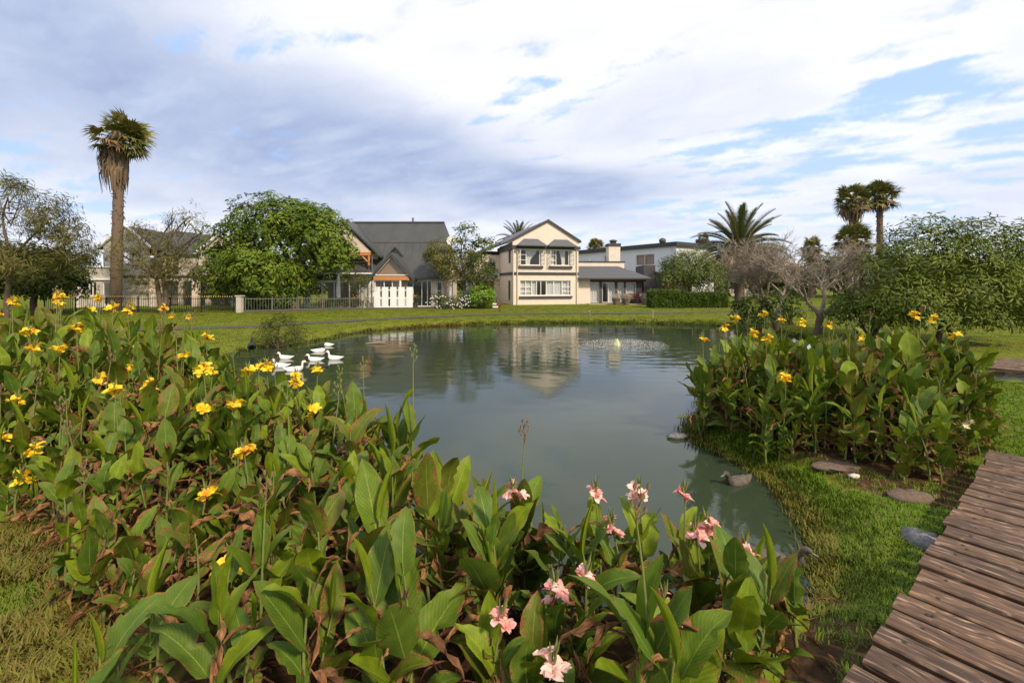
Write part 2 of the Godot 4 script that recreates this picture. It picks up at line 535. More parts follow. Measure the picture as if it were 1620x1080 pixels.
func make_ground() -> void:
	var xs := axis(-420, 420, -13, 17, .25)
	var ds := axis(-60, 500, 0.0, 27.0, .25)
	var mb := MB.new()
	var soil := Color(.085, .052, .032)
	var green := Color(.165, .215, .022)
	var olive := Color(.195, .21, .035)
	var W := xs.size()
	var hs := PackedFloat32Array()
	for d in ds:
		for x in xs:
			hs.append(ground_y(x, d))
	for j in ds.size():
		for i in W:
			var x := xs[i]
			var d := ds[j]
			var y := hs[j * W + i]
			var i0 := maxi(i - 1, 0); var i1 := mini(i + 1, W - 1)
			var j0 := maxi(j - 1, 0); var j1 := mini(j + 1, ds.size() - 1)
			var gx := (hs[j * W + i1] - hs[j * W + i0]) / (xs[i1] - xs[i0])
			var gd := (hs[j1 * W + i] - hs[j0 * W + i]) / (ds[j1] - ds[j0])
			var t := gnoise.get_noise_2d(x * 1.1 + 40.0, d * 1.1)
			var c := green.lerp(olive, clampf(.45 + t * 1.1, 0, 1))
			var p := Vector2(x, d)
			if d < 10.0 and x > -10.0 and x < 7.0:
				if in_poly(p, bed_front) or in_poly(p, bed_right):
					c = soil
				elif d < 3.2 and x > .9 and x < 2.1 and bw_side(x, d) < .75 - .3 * t:
					c = soil * 1.3
				elif x > 3.0 and x < 4.6 and d > 3.3 and d < 5.2 and d - 4.0 + (x - 3.3) * .75 > -.12 + t * .3:
					c = soil * 1.25
			if y < .02: c = Color(.045, .042, .028)
			mb.col = c
			mb.vert(Vector3(x, y, -d), Vector3(-gx, 1, gd), Vector2(x, d))
	for j in ds.size() - 1:
		for i in W - 1:
			var a := j * W + i
			mb.idx.append_array(PackedInt32Array([a, a + W, a + W + 1, a, a + W + 1, a + 1]))
	var m := rough_mat([Color(.62, .60, .55), Color(.86, .86, .82), Color(1, 1, .96)], 1.7, .95, 41, .03, 1.0, .2)
	m.vertex_color_use_as_albedo = true
	m.detail_enabled = true
	m.detail_blend_mode = BaseMaterial3D.BLEND_MODE_MUL
	m.detail_uv_layer = BaseMaterial3D.DETAIL_UV_2
	m.uv2_triplanar = true; m.uv2_world_triplanar = true; m.uv2_scale = Vector3.ONE / 11.0
	m.detail_albedo = noise_tex(.015, [Color(.80, .82, .70), Color(1, 1, 1), Color(1, .97, .86)], 512, 42)
	structure("ground", mb.mesh(), m)

var fountain := Vector2(3.62, 15.7)
func make_water() -> void:
	var mb := MB.new()
	var st := .11
	var x0 := -9.5; var x1 := 12.5; var d0 := 2.2; var d1 := 25.2
	var nx := int((x1 - x0) / st)
	var nd := int((d1 - d0) / st)
	var f := FastNoiseLite.new(); f.seed = 8; f.frequency = 1.0; f.fractal_octaves = 3
	var patch := FastNoiseLite.new(); patch.seed = 12; patch.frequency = .12; patch.fractal_octaves = 2
	var near_bird := Vector2(2.35, 4.75)
	var hs := PackedFloat32Array()
	hs.resize((nx + 1) * (nd + 1))
	for j in nd + 1:
		for i in nx + 1:
			var x := x0 + i * st
			var d := d0 + j * st
			var amp := .0016 + .0034 * smooth(-.25, .45, patch.get_noise_2d(x, d * .7)) + .002 * smooth(9, 20, d)
			var h := f.get_noise_2d(x * .8 + d * .25, d * 1.7) * amp
			h += f.get_noise_2d(x * 2.1 - 9.0, d * 3.4 + 4.0) * amp * .35
			var r := Vector2(x, d).distance_to(fountain)
			h += sin(r * 12.0 + f.get_noise_2d(x * .6, d * .6) * 2.5) * .0036 * exp(-r * .34) * smooth(.1, .6, r)
			r = Vector2(x, d).distance_to(near_bird)
			h += sin(r * 26.0) * .0018 * exp(-r * .9)
			h += sin(Vector2(x, d).distance_to(Vector2(2.0, 3.35)) * 22.0) * .0016 * exp(-Vector2(x, d).distance_to(Vector2(2.0, 3.35)) * .8)
			hs[j * (nx + 1) + i] = h
	for j in nd + 1:
		for i in nx + 1:
			var k := j * (nx + 1) + i
			var gx := (hs[k + (1 if i < nx else 0)] - hs[k - (1 if i > 0 else 0)]) / (2.0 * st)
			var gd := (hs[k + (nx + 1 if j < nd else 0)] - hs[k - (nx + 1 if j > 0 else 0)]) / (2.0 * st)
			mb.vert(Vector3(x0 + i * st, hs[k], -(d0 + j * st)), Vector3(-gx, 1, gd), Vector2(i * st, j * st))
	for j in nd:
		for i in nx:
			var a := j * (nx + 1) + i
			mb.idx.append_array(PackedInt32Array([a, a + nx + 1, a + nx + 2, a, a + nx + 2, a + 1]))
	var m := plain(lin(.032, .046, .026), .05, .354)
	m.normal_enabled = true
	var t := noise_tex(.03, [], 512, 51, 3)
	t.as_normal_map = true
	t.bump_strength = 2.0
	m.normal_texture = t
	m.normal_scale = .08
	m.uv1_scale = Vector3(.9, 1.5, 1)
	structure("pond_water", mb.mesh(), m)

# a strip along points (x, d), a little above the ground
func strip(pts: Array, half: float, lift: float) -> MB:
	var curve := Curve2D.new()
	for i in pts.size():
		var t: Vector2 = (pts[mini(i + 1, pts.size() - 1)] - pts[maxi(i - 1, 0)]) / 6.0
		curve.add_point(pts[i], -t, t)
	curve.bake_interval = .5
	var q := curve.get_baked_points()
	var mb := MB.new()
	for i in q.size():
		var t := (q[mini(i + 1, q.size() - 1)] - q[maxi(i - 1, 0)]).normalized()
		var s := Vector2(-t.y, t.x) * half
		for e in [-1.0, 1.0]:
			var p: Vector2 = q[i] + s * e
			mb.vert(Vector3(p.x, maxf(ground_y(p.x, p.y), ground_y(q[i].x, q[i].y)) + lift, -p.y), Vector3.UP, p)
		if i > 0:
			var a := i * 2 - 2
			mb.idx.append_array(PackedInt32Array([a, a + 1, a + 3, a, a + 3, a + 2]))
	return mb

func make_path() -> void:
	structure("footpath", strip([Vector2(-30, 15.5), Vector2(-20, 17.3), Vector2(-12.4, 19.6), Vector2(-9.3, 22.0), Vector2(-6.0, 25.0), Vector2(-.4, 28.2), Vector2(7.6, 29.2), Vector2(14.5, 30.6), Vector2(26, 34), Vector2(44, 42)], .55, .022).mesh(), M.asphalt)

# ------------------------------------------------------------------ boardwalk
func wood_texture(seed_: int) -> ImageTexture:
	var w := 512
	var h := 512
	var f := FastNoiseLite.new(); f.seed = seed_; f.frequency = 1.0; f.fractal_octaves = 5
	var g := FastNoiseLite.new(); g.seed = seed_ + 1; g.frequency = 1.0; g.fractal_octaves = 3
	var im := Image.create(w, h, false, Image.FORMAT_RGB8)
	var dark := Color(.235, .18, .135)
	var mid := Color(.44, .35, .265)
	var pale := Color(.74, .69, .63)
	for y in h:
		for x in w:
			var u := x / 512.0 * 2.0
			var vv := y / 512.0
			var wob := g.get_noise_2d(u * 1.2, vv * 6.0) * .06
			var fine := f.get_noise_2d(u * 3.0, (vv + wob) * 70.0)
			var band := f.get_noise_2d(u * .9 + 7.0, (vv + wob) * 24.0)
			var worn := g.get_noise_2d(u * 5.0 + 3.0, vv * 22.0) + fine * .8
			var c := dark.lerp(mid, clampf(.55 + fine * .9 + band * .7, 0, 1))
			c = c.lerp(pale, smoothstep(.15, .85, worn) * .62)
			im.set_pixel(x, y, c)
	return ImageTexture.create_from_image(im)

func make_boardwalk() -> void:
	var mats := []
	for k in 3:
		var m := StandardMaterial3D.new()
		m.albedo_texture = wood_texture(100 + k * 10)
		m.albedo_color = [Color(1, .94, .88), Color(.90, .85, .80), Color(1, .97, .92)][k]
		m.uv1_scale = Vector3(.5, 1.1, 1)
		m.roughness = .62
		m.heightmap_enabled = true
		m.heightmap_texture = m.albedo_texture
		m.heightmap_scale = .25
		mats.append(m)
	var meshes := []
	for k in 6:
		var mb := MB.new()
		mb.bevel_box(Vector3(0, -.075, -.078), Vector3(1.75, 0, .078), .007)
		# a weathered board: edges and face not quite straight
		for i in mb.v.size():
			var p := mb.v[i]
			mb.uv[i] += Vector2(k * .37, k * .53)
			p.y += .004 * sin(p.x * 3.0 + k) * (1.0 if p.z > 0 else -.7)
			mb.v[i] = p
		meshes.append(mb.mesh())
	var screw := MB.new()
	screw.lathe([Vector2(.011, 0), Vector2(.010, .002), Vector2(.004, .0025), Vector2(.0035, .0012), Vector2(0, .0012)], 8)
	var screw_mesh := screw.mesh()
	var steel := plain(lin(.06, .05, .045), .5, .5, .6)
	var turn := atan2(BW_DIR.y, BW_DIR.x)
	# local x runs across the deck to the viewer's side, local z back along it
	var across := Vector2(BW_DIR.y, -BW_DIR.x)
	var bw := thing("boardwalk", "weathered brown timber boardwalk of cross planks beside the canna beds", "boardwalk", Vector3(BW_AT.x, .45, -BW_AT.y))
	var basis := Basis(Vector3(across.x, 0, -across.y), Vector3.UP, Vector3(BW_DIR.x, 0, -BW_DIR.y).cross(Vector3.UP).cross(Vector3.UP) * 1.0)
	basis = Basis(Vector3(across.x, 0, -across.y), Vector3.UP, Vector3(across.x, 0, -across.y).cross(Vector3.UP))
	bw.basis = basis
	# which way local z points along the deck
	var zdir := basis.z
	var sgn := 1.0 if Vector2(zdir.x, -zdir.z).dot(BW_DIR) > 0 else -1.0
	var t := -2.4
	var k := 0
	while t < 4.18:
		var slip := rf(-.02, .018)
		var xf := Transform3D(Basis(Vector3.UP, rf(-.006, .006)) * Basis(Vector3.BACK, rf(-.004, .004)), Vector3(slip, rf(-.005, .004), sgn * t))
		var pl := put("plank", meshes[rng.randi() % 6], mats[rng.randi() % 3], bw, xf)
		for sx in [.11, .16, .95]:
			if sx == .16 and rng.randf() < .6: continue
			put("screw", screw_mesh, steel, pl, Transform3D(Basis(), Vector3(sx + rf(-.02, .02), .001, rf(-.04, .04))))
		t += .187 + rf(-.006, .008)
		k += 1
	for bx in [.12, .95, 1.6]:
		var mb := MB.new()
		mb.box(Vector3(bx - .035, -.22, -2.45 if sgn > 0 else -4.2), Vector3(bx + .035, -.080, 4.2 if sgn > 0 else 2.45))
		put("bearer", mb.mesh(), mats[1], bw)
	# the second stretch beyond the lawn, on a concrete abutment
	var far := thing("boardwalk", "far stretch of grey timber boardwalk on a concrete abutment beyond the right bed".replace("the right bed", "a strip of lawn"), "boardwalk", Vector3(9.2, .52, -8.75))
	far.basis = basis
	t = 0.0
	while t < 1.9:
		put("plank", meshes[rng.randi() % 6], mats[2], far, Transform3D(Basis(Vector3.UP, rf(-.006, .006)), Vector3(rf(-.03, .03), rf(-.004, .004), sgn * t)))
		t += .187
	var ab := MB.new()
	ab.box(Vector3(.05, -.75, 0.0 if sgn > 0 else -.9), Vector3(1.7, -.16, .9 if sgn > 0 else 0.0))
	put("abutment", ab.mesh(), M.concrete, far)
	for bx in [.12, 1.6]:
		var mb := MB.new()
		mb.box(Vector3(bx - .05, -.158, -.06 if sgn > 0 else -1.9), Vector3(bx + .05, -.080, 1.9 if sgn > 0 else .06))
		put("bearer", mb.mesh(), mats[1], far)

# ------------------------------------------------------------------ cannas
var leaf_meshes := []
var dry_meshes := []
var rolled_meshes := []
var leaf_mats := []
var dry_mats := []
var stem_meshes := []
var petal_meshes := []
var seed_mesh: ArrayMesh
var bud_mesh: ArrayMesh

# age 0: fresh, 1: browned along the margin and tip
func canna_leaf_texture(seed_: int, base: Color, pale: Color, age: float) -> ImageTexture:
	var w := 128
	var h := 256
	var f := FastNoiseLite.new(); f.seed = seed_; f.frequency = 1.0; f.fractal_octaves = 4
	var im := Image.create(w, h, false, Image.FORMAT_RGB8)
	var brown := Color(.58, .40, .24)
	var rust := Color(.40, .24, .14)
	var yellow := Color(.62, .58, .20)
	for y in h:
		var t := 1.0 - (y + .5) / h
		for x in w:
			var u := (x + .5) / w * 2.0 - 1.0
			var au := absf(u)
			var c := base.lerp(pale, clampf(.25 + f.get_noise_2d(u * 1.3, t * 4.0) * .8, 0, 1) * .6)
			# side veins leave the midrib at a slant
			var vein := sin((t * 34.0 - au * 9.0) * TAU * .5 + f.get_noise_2d(u * 3.0, t * 9.0) * 1.2)
			c = c.lerp(pale, smoothstep(.55, 1.0, vein) * .28)
			c = c.lerp(base * .82, smoothstep(.6, 1.0, -vein) * .30)
			c = c.lerp(Color(.60, .66, .36), exp(-au * au * 900.0) * .8 * (1.0 - t * .5))
			var n := f.get_noise_2d(u * 1.4 + 30.0, t * 5.0) + .35 * f.get_noise_2d(u * 9.0, t * 26.0)
			var rim := au + n * .55 + maxf(0.0, t - .78) * 1.6 * (0.4 + age)
			var edge := 1.26 - age * .36
			c = c.lerp(yellow, smoothstep(edge - .10, edge, rim) * .5)
			c = c.lerp(brown.lerp(rust, clampf(.5 + f.get_noise_2d(u * 9.0, t * 22.0) * 1.2, 0, 1)), smoothstep(edge, edge + .03, rim))
			var spot := f.get_noise_2d(u * 5.0 + 70.0, t * 14.0)
			c = c.lerp(rust, smoothstep(.62 - age * .14, .70 - age * .14, spot) * .8)
			im.set_pixel(x, y, c)
	return ImageTexture.create_from_image(im)

func dry_texture(seed_: int) -> ImageTexture:
	var w := 64
	var h := 128
	var f := FastNoiseLite.new(); f.seed = seed_; f.frequency = 1.0; f.fractal_octaves = 4
	var im := Image.create(w, h, false, Image.FORMAT_RGB8)
	for y in h:
		for x in w:
			var u := (x + .5) / w * 2.0 - 1.0
			var t := (y + .5) / h
			var k := clampf(.5 + f.get_noise_2d(u * 2.0, t * 5.0) * .9 + sin((t * 20.0 - absf(u) * 6.0) * 3.0) * .12, 0, 1)
			var c := Color(.40, .265, .17).lerp(Color(.66, .49, .34), k)
			c = c.lerp(Color(.78, .66, .50), smoothstep(.35, .6, f.get_noise_2d(u * 6.0, t * 3.0 + 20.0)) * .6)
			im.set_pixel(x, y, c)
	return ImageTexture.create_from_image(im)

# a paddle leaf, one metre long: base at the origin, grows along +Y, arches towards +Z; upper face looks to -Z
func leaf_mesh(width: float, start: float, curl: float, fold: float, wave: float, twist: float, ph: float, seg := 10, rag := 0.0) -> ArrayMesh:
	var mb := MB.new()
	var us := [-1.0, -.55, 0.0, .55, 1.0]
	var pos := Vector3.ZERO
	var rows := []
	for k in seg + 1:
		var t := float(k) / seg
		var a := start + curl * pow(t, 1.6)
		var dir := Vector3(0, cos(a), sin(a))
		if k > 0: pos += dir / seg
		var up := Vector3(0, sin(a), -cos(a))
		var w := .012
		if t > .07:
			var q := (t - .07) / .93
			w = maxf(.006, width * pow(sin(PI * pow(q, .80)), .72)) if q < .999 else .002
			if q < .12: w = maxf(w * q / .12, .012)
		var tw := twist * t * t
		var cut := [1.0, 1.0]
		for e in 2:
			cut[e] = 1.0 - rag * rng.randf() - (rag * 3.2 if rng.randf() < rag * 1.3 else 0.0)
		var sx := Vector3(cos(tw), 0, 0) + up * sin(tw)
		var row := []
		for u in us:
			var au := absf(u)
			var lift: float = au * sin(fold) * w + wave * w * au * au * sin(t * 13.0 + ph + (2.0 if u > 0 else 0.0))
			row.append(pos + sx * u * w * cos(fold) * (cut[0] if u < 0 else cut[1]) + up * lift)
		rows.append(row)
	for k in seg + 1:
		for i in 5:
			var du: Vector3 = rows[k][mini(i + 1, 4)] - rows[k][maxi(i - 1, 0)]
			var dv: Vector3 = rows[mini(k + 1, seg)][i] - rows[maxi(k - 1, 0)][i]
			var nn := du.cross(dv)
			if nn.length() < 1e-9: nn = Vector3(0, .3, -1)
			mb.vert(rows[k][i], -nn.normalized() * -1.0, Vector2(us[i] * .5 + .5, 1.0 - float(k) / seg))
	for k in seg:
		for i in 4:
			var a := k * 5 + i
			mb.idx.append_array(PackedInt32Array([a, a + 6, a + 1, a, a + 5, a + 6]))
	return mb.mesh()

func make_canna_kit() -> void:
	for k in 20:
		leaf_meshes.append(leaf_mesh(rf(.175, .25), rf(-.1, .1), rf(.1, 1.1), rf(.06, .36), rf(.04, .2), rf(-.7, .7), rf(0, 6), 11, [.0, .05, .10, .16][k % 4]))
	for k in 3:      # a new leaf, still rolled to a spear
		rolled_meshes.append(leaf_mesh(rf(.10, .13), 0.0, rf(.05, .3), 1.25, .02, rf(-.8, .8), rf(0, 6)))
	for k in 8:      # withered: narrow, curled, crumpled
		dry_meshes.append(leaf_mesh(rf(.05, .12), rf(0, .5), rf(.6, 2.2), rf(.5, 1.2), rf(.5, 1.2), rf(-3, 3), rf(0, 6), 9, .25))
	var bases := [[Color(.335, .42, .10), Color(.47, .555, .155), .4], [Color(.29, .385, .115), Color(.42, .515, .17), .7], [Color(.40, .475, .09), Color(.57, .63, .16), .35], [Color(.335, .38, .11), Color(.49, .52, .18), 1.1], [Color(.31, .40, .125), Color(.44, .515, .185), .6]]
	for k in bases.size():
		var m := StandardMaterial3D.new()
		m.albedo_texture = canna_leaf_texture(300 + k * 7, bases[k][0], bases[k][1], bases[k][2])
		m.heightmap_enabled = true
		m.heightmap_texture = m.albedo_texture
		m.heightmap_scale = .12
		m.roughness = .55
		m.metallic_specular = .34
		m.backlight_enabled = true
		m.backlight = lin(.42, .42, .30)
		m.cull_mode = BaseMaterial3D.CULL_DISABLED
		leaf_mats.append(m)
	for k in 3:
		var m := StandardMaterial3D.new()
		m.albedo_texture = dry_texture(400 + k * 3)
		m.albedo_color = [Color(.95, .92, .86), Color(.80, .76, .70), Color(1.0, 1.0, .92)][k]
		m.roughness = .85
		m.backlight_enabled = true
		m.backlight = lin(.25, .22, .18)
		m.cull_mode = BaseMaterial3D.CULL_DISABLED
		dry_mats.append(m)
	M.stem = rough_mat([lin(.10, .14, .035), lin(.17, .20, .055), lin(.20, .17, .07)], .3, .5, 61, .02)
	M.drystem = rough_mat([lin(.12, .075, .04), lin(.24, .165, .09)], .3, .85, 62, .02)
	for k in 4:
		var mb := MB.new()
		var pts := []
		var rad := []
		for i in 6:
			var t := i / 5.0
			pts.append(Vector3(sin(t * PI) * cos(k * 1.7) * .03, t, sin(t * PI) * sin(k * 1.7) * .03))
			rad.append(lerpf(.011, .0035, t))
		mb.tube(pts, rad, 6)
		stem_meshes.append(mb.mesh())
	for k in 5:      # ruffled petal, ten centimetres
		var mb := MB.new()
		var seg := 6
		var rows := []
		var pos := Vector3.ZERO
		for i in seg + 1:
			var t := float(i) / seg
			var a := .05 + (.7 + .25 * k) * t * t
			pos += Vector3(0, cos(a), sin(a)) * (.105 / seg if i > 0 else 0.0)
			var w := lerpf(.007, .036, smooth(.0, .6, t)) * (1.0 if t < .8 else lerpf(1.0, .5, (t - .8) / .2))
			var row := []
			for u in [-1.0, -.4, .4, 1.0]:
				row.append(pos + Vector3(u * w, 0, -absf(u) * w * .35 + sin(t * 11.0 + u * 4.0 + k) * .010 * t))
			rows.append(row)
		for i in seg + 1:
			for q in 4:
				var nn: Vector3 = (rows[i][mini(q + 1, 3)] - rows[i][maxi(q - 1, 0)]).cross(rows[mini(i + 1, seg)][q] - rows[maxi(i - 1, 0)][q])
				mb.vert(rows[i][q], nn.normalized(), Vector2(q / 3.0, 1.0 - float(i) / seg))
		for i in seg:
			for q in 3:
				var a := i * 4 + q
				mb.idx.append_array(PackedInt32Array([a, a + 5, a + 1, a, a + 4, a + 5]))
		petal_meshes.append(mb.mesh())
	M.yellow = petal_mat([lin(.92, .64, .012), lin(.93, .72, .04), lin(.90, .56, .01)], 71)
	M.orange_petal = petal_mat([lin(.80, .30, .02), lin(.88, .46, .03)], 72)
	M.pink = petal_mat([lin(.80, .27, .24), lin(.86, .40, .35), lin(.88, .56, .48)], 73)
	M.palepink = petal_mat([lin(.86, .50, .42), lin(.90, .70, .62)], 74)
	M.cream_petal = petal_mat([lin(.88, .68, .42), lin(.90, .78, .60)], 75)
	# spent flower head: short stalks and capsules
	var sd := MB.new()
	for i in 7:
		var a := i * 2.4
		var y := i * .017
		var tip := Vector3(cos(a) * .028, y + .035, sin(a) * .028)
		sd.tube([Vector3(0, y, 0), tip], [.003, .002], 4, false)
		sd.loft([[tip, Vector3.UP, .002, .002], [tip + Vector3(0, .008, 0), Vector3.UP, .008, .008], [tip + Vector3(0, .018, 0), Vector3.UP, .007, .007], [tip + Vector3(0, .026, 0), Vector3.UP, .001, .001]], 6)
	sd.tube([Vector3.ZERO, Vector3(.004, .13, .002)], [.004, .002], 5)
	seed_mesh = sd.mesh()
	var bd := MB.new()
	for i in 4:
		var a := i * 1.9
		bd.loft([[Vector3(cos(a) * .004, i * .012, sin(a) * .004), Vector3(cos(a) * .3, 1, sin(a) * .3), .003, .003], [Vector3(cos(a) * .012, i * .012 + .03, sin(a) * .012), Vector3(cos(a) * .3, 1, sin(a) * .3), .007, .007], [Vector3(cos(a) * .022, i * .012 + .075, sin(a) * .022), Vector3(cos(a) * .3, 1, sin(a) * .3), .001, .001]], 6)
	bud_mesh = bd.mesh()

func petal_mat(ramp: Array, s: int) -> StandardMaterial3D:
	var m := StandardMaterial3D.new()
	m.albedo_texture = noise_tex(.01, ramp, 64, s, 3)
	m.roughness = .6
	m.backlight_enabled = true
	m.backlight = lin(.5, .5, .5)
	m.cull_mode = BaseMaterial3D.CULL_DISABLED
	return m

# one bloom of four or five petals under a canna's flower head
func bloom(parent: Node3D, at: Vector3, tilt: float, az: float, size: float, mat: Material, mat2: Material) -> void:
	var f := Node3D.new()
	f.name = "flower"
	parent.add_child(f, true)
	f.transform = Transform3D(Basis(Vector3.UP, az) * Basis(Vector3.RIGHT, tilt) * Basis.from_scale(Vector3.ONE * size), at)
	var n := 5 + rng.randi() % 2
	for i in n:
		put("petal", petal_meshes[rng.randi() % 5], mat2 if rng.randf() < .25 else mat, f, Transform3D(Basis(Vector3.UP, TAU * i / n + rf(-.3, .3)) * Basis(Vector3.RIGHT, rf(.0, .55)) * Basis.from_scale(Vector3(rf(.5, .95), rf(.75, 1.1), rf(.7, 1.2))), Vector3.ZERO))

func canna(x: float, d: float, H: float, kind: String, label: String, group: String, big := 1.0, dry := .3) -> void:
	var y := maxf(ground_y(x, d), .03) - .02
	var root := thing("canna_plant", label, "canna", Vector3(x, y, -d), rf(0, TAU), group)
	root.basis = Basis(Vector3(cos(rf(0, 6.28)), 0, sin(rf(0, 6.28))).normalized(), rf(0, .10)) * root.basis
	var flowering := kind != "leaf"
	var stemh := H * (.97 if flowering else .74)
	var leafh := H * (.66 if flowering else .74)
	# two or three shoots rise from one rootstock
	var shoots := 2 + (1 if rng.randf() < .35 else 0)
	for sh in shoots:
		var foot := Vector3.ZERO if sh == 0 else Vector3(cos(sh * 2.6) * rf(.08, .16), 0, sin(sh * 2.6) * rf(.08, .16))
		var k := 1.0 if sh == 0 else rf(.62, .96)
		shoot(root, foot, Basis(Vector3(rf(-1, 1), 0, rf(-1, 1)).normalized(), 0.0 if sh == 0 else rf(.02, .2)), H * k, stemh if sh == 0 else H * k * .74, leafh * k, flowering and sh == 0, big, dry)
	var top := Vector3(0, stemh, 0)
	match kind:
		"yellow", "pink", "palepink", "cream", "orange":
			var mm: Material = {"yellow": M.yellow, "pink": M.pink, "palepink": M.palepink, "cream": M.cream_petal, "orange": M.orange_petal}[kind]
			var m2: Material = M.orange_petal if kind == "yellow" and rng.randf() < .2 else (M.palepink if kind == "pink" else mm)
			put("flower_bud", bud_mesh, M.stem, root, Transform3D(Basis(), top))
			var cnt := 3 + rng.randi() % 2
			var fa := rf(0, TAU)
			for i in cnt:
				fa += 2.1 + rf(-.4, .4)
				bloom(root, top + Vector3(sin(fa) * .012, .012 - i * .022 - .02, cos(fa) * .012), rf(.15, .75), fa, rf(.70, 1.05) * (.92 if kind == "yellow" else .78), mm, m2)
		"spent":
			put("seed_head", seed_mesh, M.drystem if rng.randf() < .6 else M.stem, root, Transform3D(Basis(Vector3.RIGHT, rf(-.2, .2)), top))

func shoot(root: Node3D, foot: Vector3, tilt: Basis, H: float, stemh: float, leafh: float, flowering: bool, big: float, dry: float) -> void:
	put("stem", stem_meshes[rng.randi() % 4], M.stem, root, Transform3D(tilt * Basis.from_scale(Vector3(1, stemh, 1)), foot))
	var n := 9 + rng.randi() % 3
	if H < .6: n = 8
	var az := rf(0, TAU)
	for i in n:
		var t := (i + .4) / n
		az += PI + rf(-1.0, 1.0)
		var lean := lerpf(1.0, .15, pow(t, .7)) + rf(-.18, .25)
		var L := big * rf(.27, .45) * (1.0 - .35 * absf(t - .55)) * clampf(.55 + H * .5, .7, 1.15)
		if i == n - 1 and not flowering:
			lean = rf(.05, .3); L = clampf(H * .26, L, big * .46)
		var at := foot + tilt * Vector3(0, leafh * lerpf(.06, .94, t), 0)
		var withered := rng.randf() < dry * (1.2 - t * .85)
		var b := tilt * Basis(Vector3.UP, az) * Basis(Vector3.RIGHT, lean) * Basis(Vector3.UP, rf(-.5, .5)) * Basis.from_scale(Vector3(L * rf(.88, 1.12), L, L))
		if i == n - 1 and not flowering and rng.randf() < .35:
			put("rolled_leaf", rolled_meshes[rng.randi() % 3], leaf_mats[2], root, Transform3D(b, at))
		elif withered:
			b = tilt * Basis(Vector3.UP, az) * Basis(Vector3.RIGHT, lean + rf(.3, 1.2)) * Basis(Vector3.UP, rf(-.8, .8)) * Basis.from_scale(Vector3(L, L, L) * .85)
			put("withered_leaf", dry_meshes[rng.randi() % 8], dry_mats[rng.randi() % 3], root, Transform3D(b, at))
		else:
			put("leaf", leaf_meshes[rng.randi() % 20], leaf_mats[rng.randi() % 5], root, Transform3D(b, at))
	for i in (2 + rng.randi() % 3 if dry > .2 else rng.randi() % 2):
		var L := rf(.13, .30)
		put("withered_leaf", dry_meshes[rng.randi() % 8], dry_mats[rng.randi() % 3], root, Transform3D(Basis(Vector3.UP, rf(0, TAU)) * Basis(Vector3.RIGHT, rf(1.1, 2.5)) * Basis.from_scale(Vector3(L, L, L)), foot + tilt * Vector3(0, leafh * rf(.3, 1.05), 0)))

func table(tab: Array, x: float) -> float:
	for i in tab.size() - 1:
		if x <= tab[i + 1][0]:
			return lerpf(tab[i][1], tab[i + 1][1], clampf((x - tab[i][0]) / (tab[i + 1][0] - tab[i][0]), 0, 1))
	return tab[tab.size() - 1][1]

func fill_bed(poly: PackedVector2Array, spacing: float, tries: int, heights: Array, ceiling_: Array, label: String, group: String, dry: float, avoid: Array, low_edge: Array) -> void:
	var lo := Vector2(1e9, 1e9)
	var hi := -lo
	for p in poly:
		lo = lo.min(p); hi = hi.max(p)
	var got: Array = avoid.duplicate()
	for k in tries:
		var p := Vector2(rf(lo.x, hi.x), rf(lo.y, hi.y))
		if not in_poly(p, poly) or p.y < 1.6: continue
		if bw_side(p.x, p.y) < .20 and (p - BW_AT).dot(BW_DIR) < 4.3: continue
		var px := 810.0 + F * p.x / p.y
		if px < -90.0 or px > 1700.0: continue
		var ok := true
		for q in got:
			if q.distance_squared_to(p) < spacing * spacing * (1.0 if p.y < 6.0 or p.x > 2.0 else 1.5):
				ok = false
				break
		if not ok: continue
		var H := table(heights, p.x) * rf(.84, 1.12)
		if low_edge.size():
			var e := 1e9
			for i in low_edge.size() - 1:
				e = minf(e, Geometry2D.get_closest_point_to_segment(p, low_edge[i], low_edge[i + 1]).distance_to(p))
			H *= lerpf(.50, 1.0, smooth(0.0, 1.1 if p.x < 2.0 else .75, e))
		var g := maxf(ground_y(p.x, p.y), .03)
		# keep below the outline that the bed has from the boardwalk
		var top := EYE - (table(ceiling_, px) - 450.0) / F * p.y
		H = minf(H, (top - g) * rf(.98, 1.10))
		if H < .34: continue
		var peek := 450.0 + F * (EYE - g - H) / p.y
		if peek > 1120.0: continue
		got.append(p)
		var kind := "spent" if rng.randf() < .20 else "leaf"
		if kind == "leaf" and p.x < -1.3 and p.y > 3.2 and rng.randf() < .13: kind = "yellow"
		var size := "short" if H < .75 else ("tall" if H > 1.15 else "knee-high" if H < .95 else "waist-high")
		var withered := dry * rf(.55, 1.5) * (1.5 if p.x < -.2 else 1.1)
		var how := size + (" green" if withered < dry * .85 else (" half-withered" if withered > dry * 1.2 else " brown-edged"))
		how += " canna with seed head" if kind == "spent" else (" canna with yellow blooms" if kind == "yellow" else " canna")
		var by := "amid the others"
		var sd := pond_sd(p.x, p.y)
		if sd < .35: by = "at the waterline"
		elif bw_side(p.x, p.y) < .7 and (p - BW_AT).dot(BW_DIR) < 4.6: by = "beside the planks"
		elif low_edge.size():
			var e2 := 1e9
			for i in low_edge.size() - 1:
				e2 = minf(e2, Geometry2D.get_closest_point_to_segment(p, low_edge[i], low_edge[i + 1]).distance_to(p))
			if e2 < .6: by = "along the grass"
		canna(p.x, p.y, H, kind, how + " " + by + " " + label, group, table([[-9, .98], [-5, .95], [-2.5, .86], [-.9, .94], [.2, 1.05], [2.2, 1.06], [2.8, .92], [6, .94]], p.x), withered)

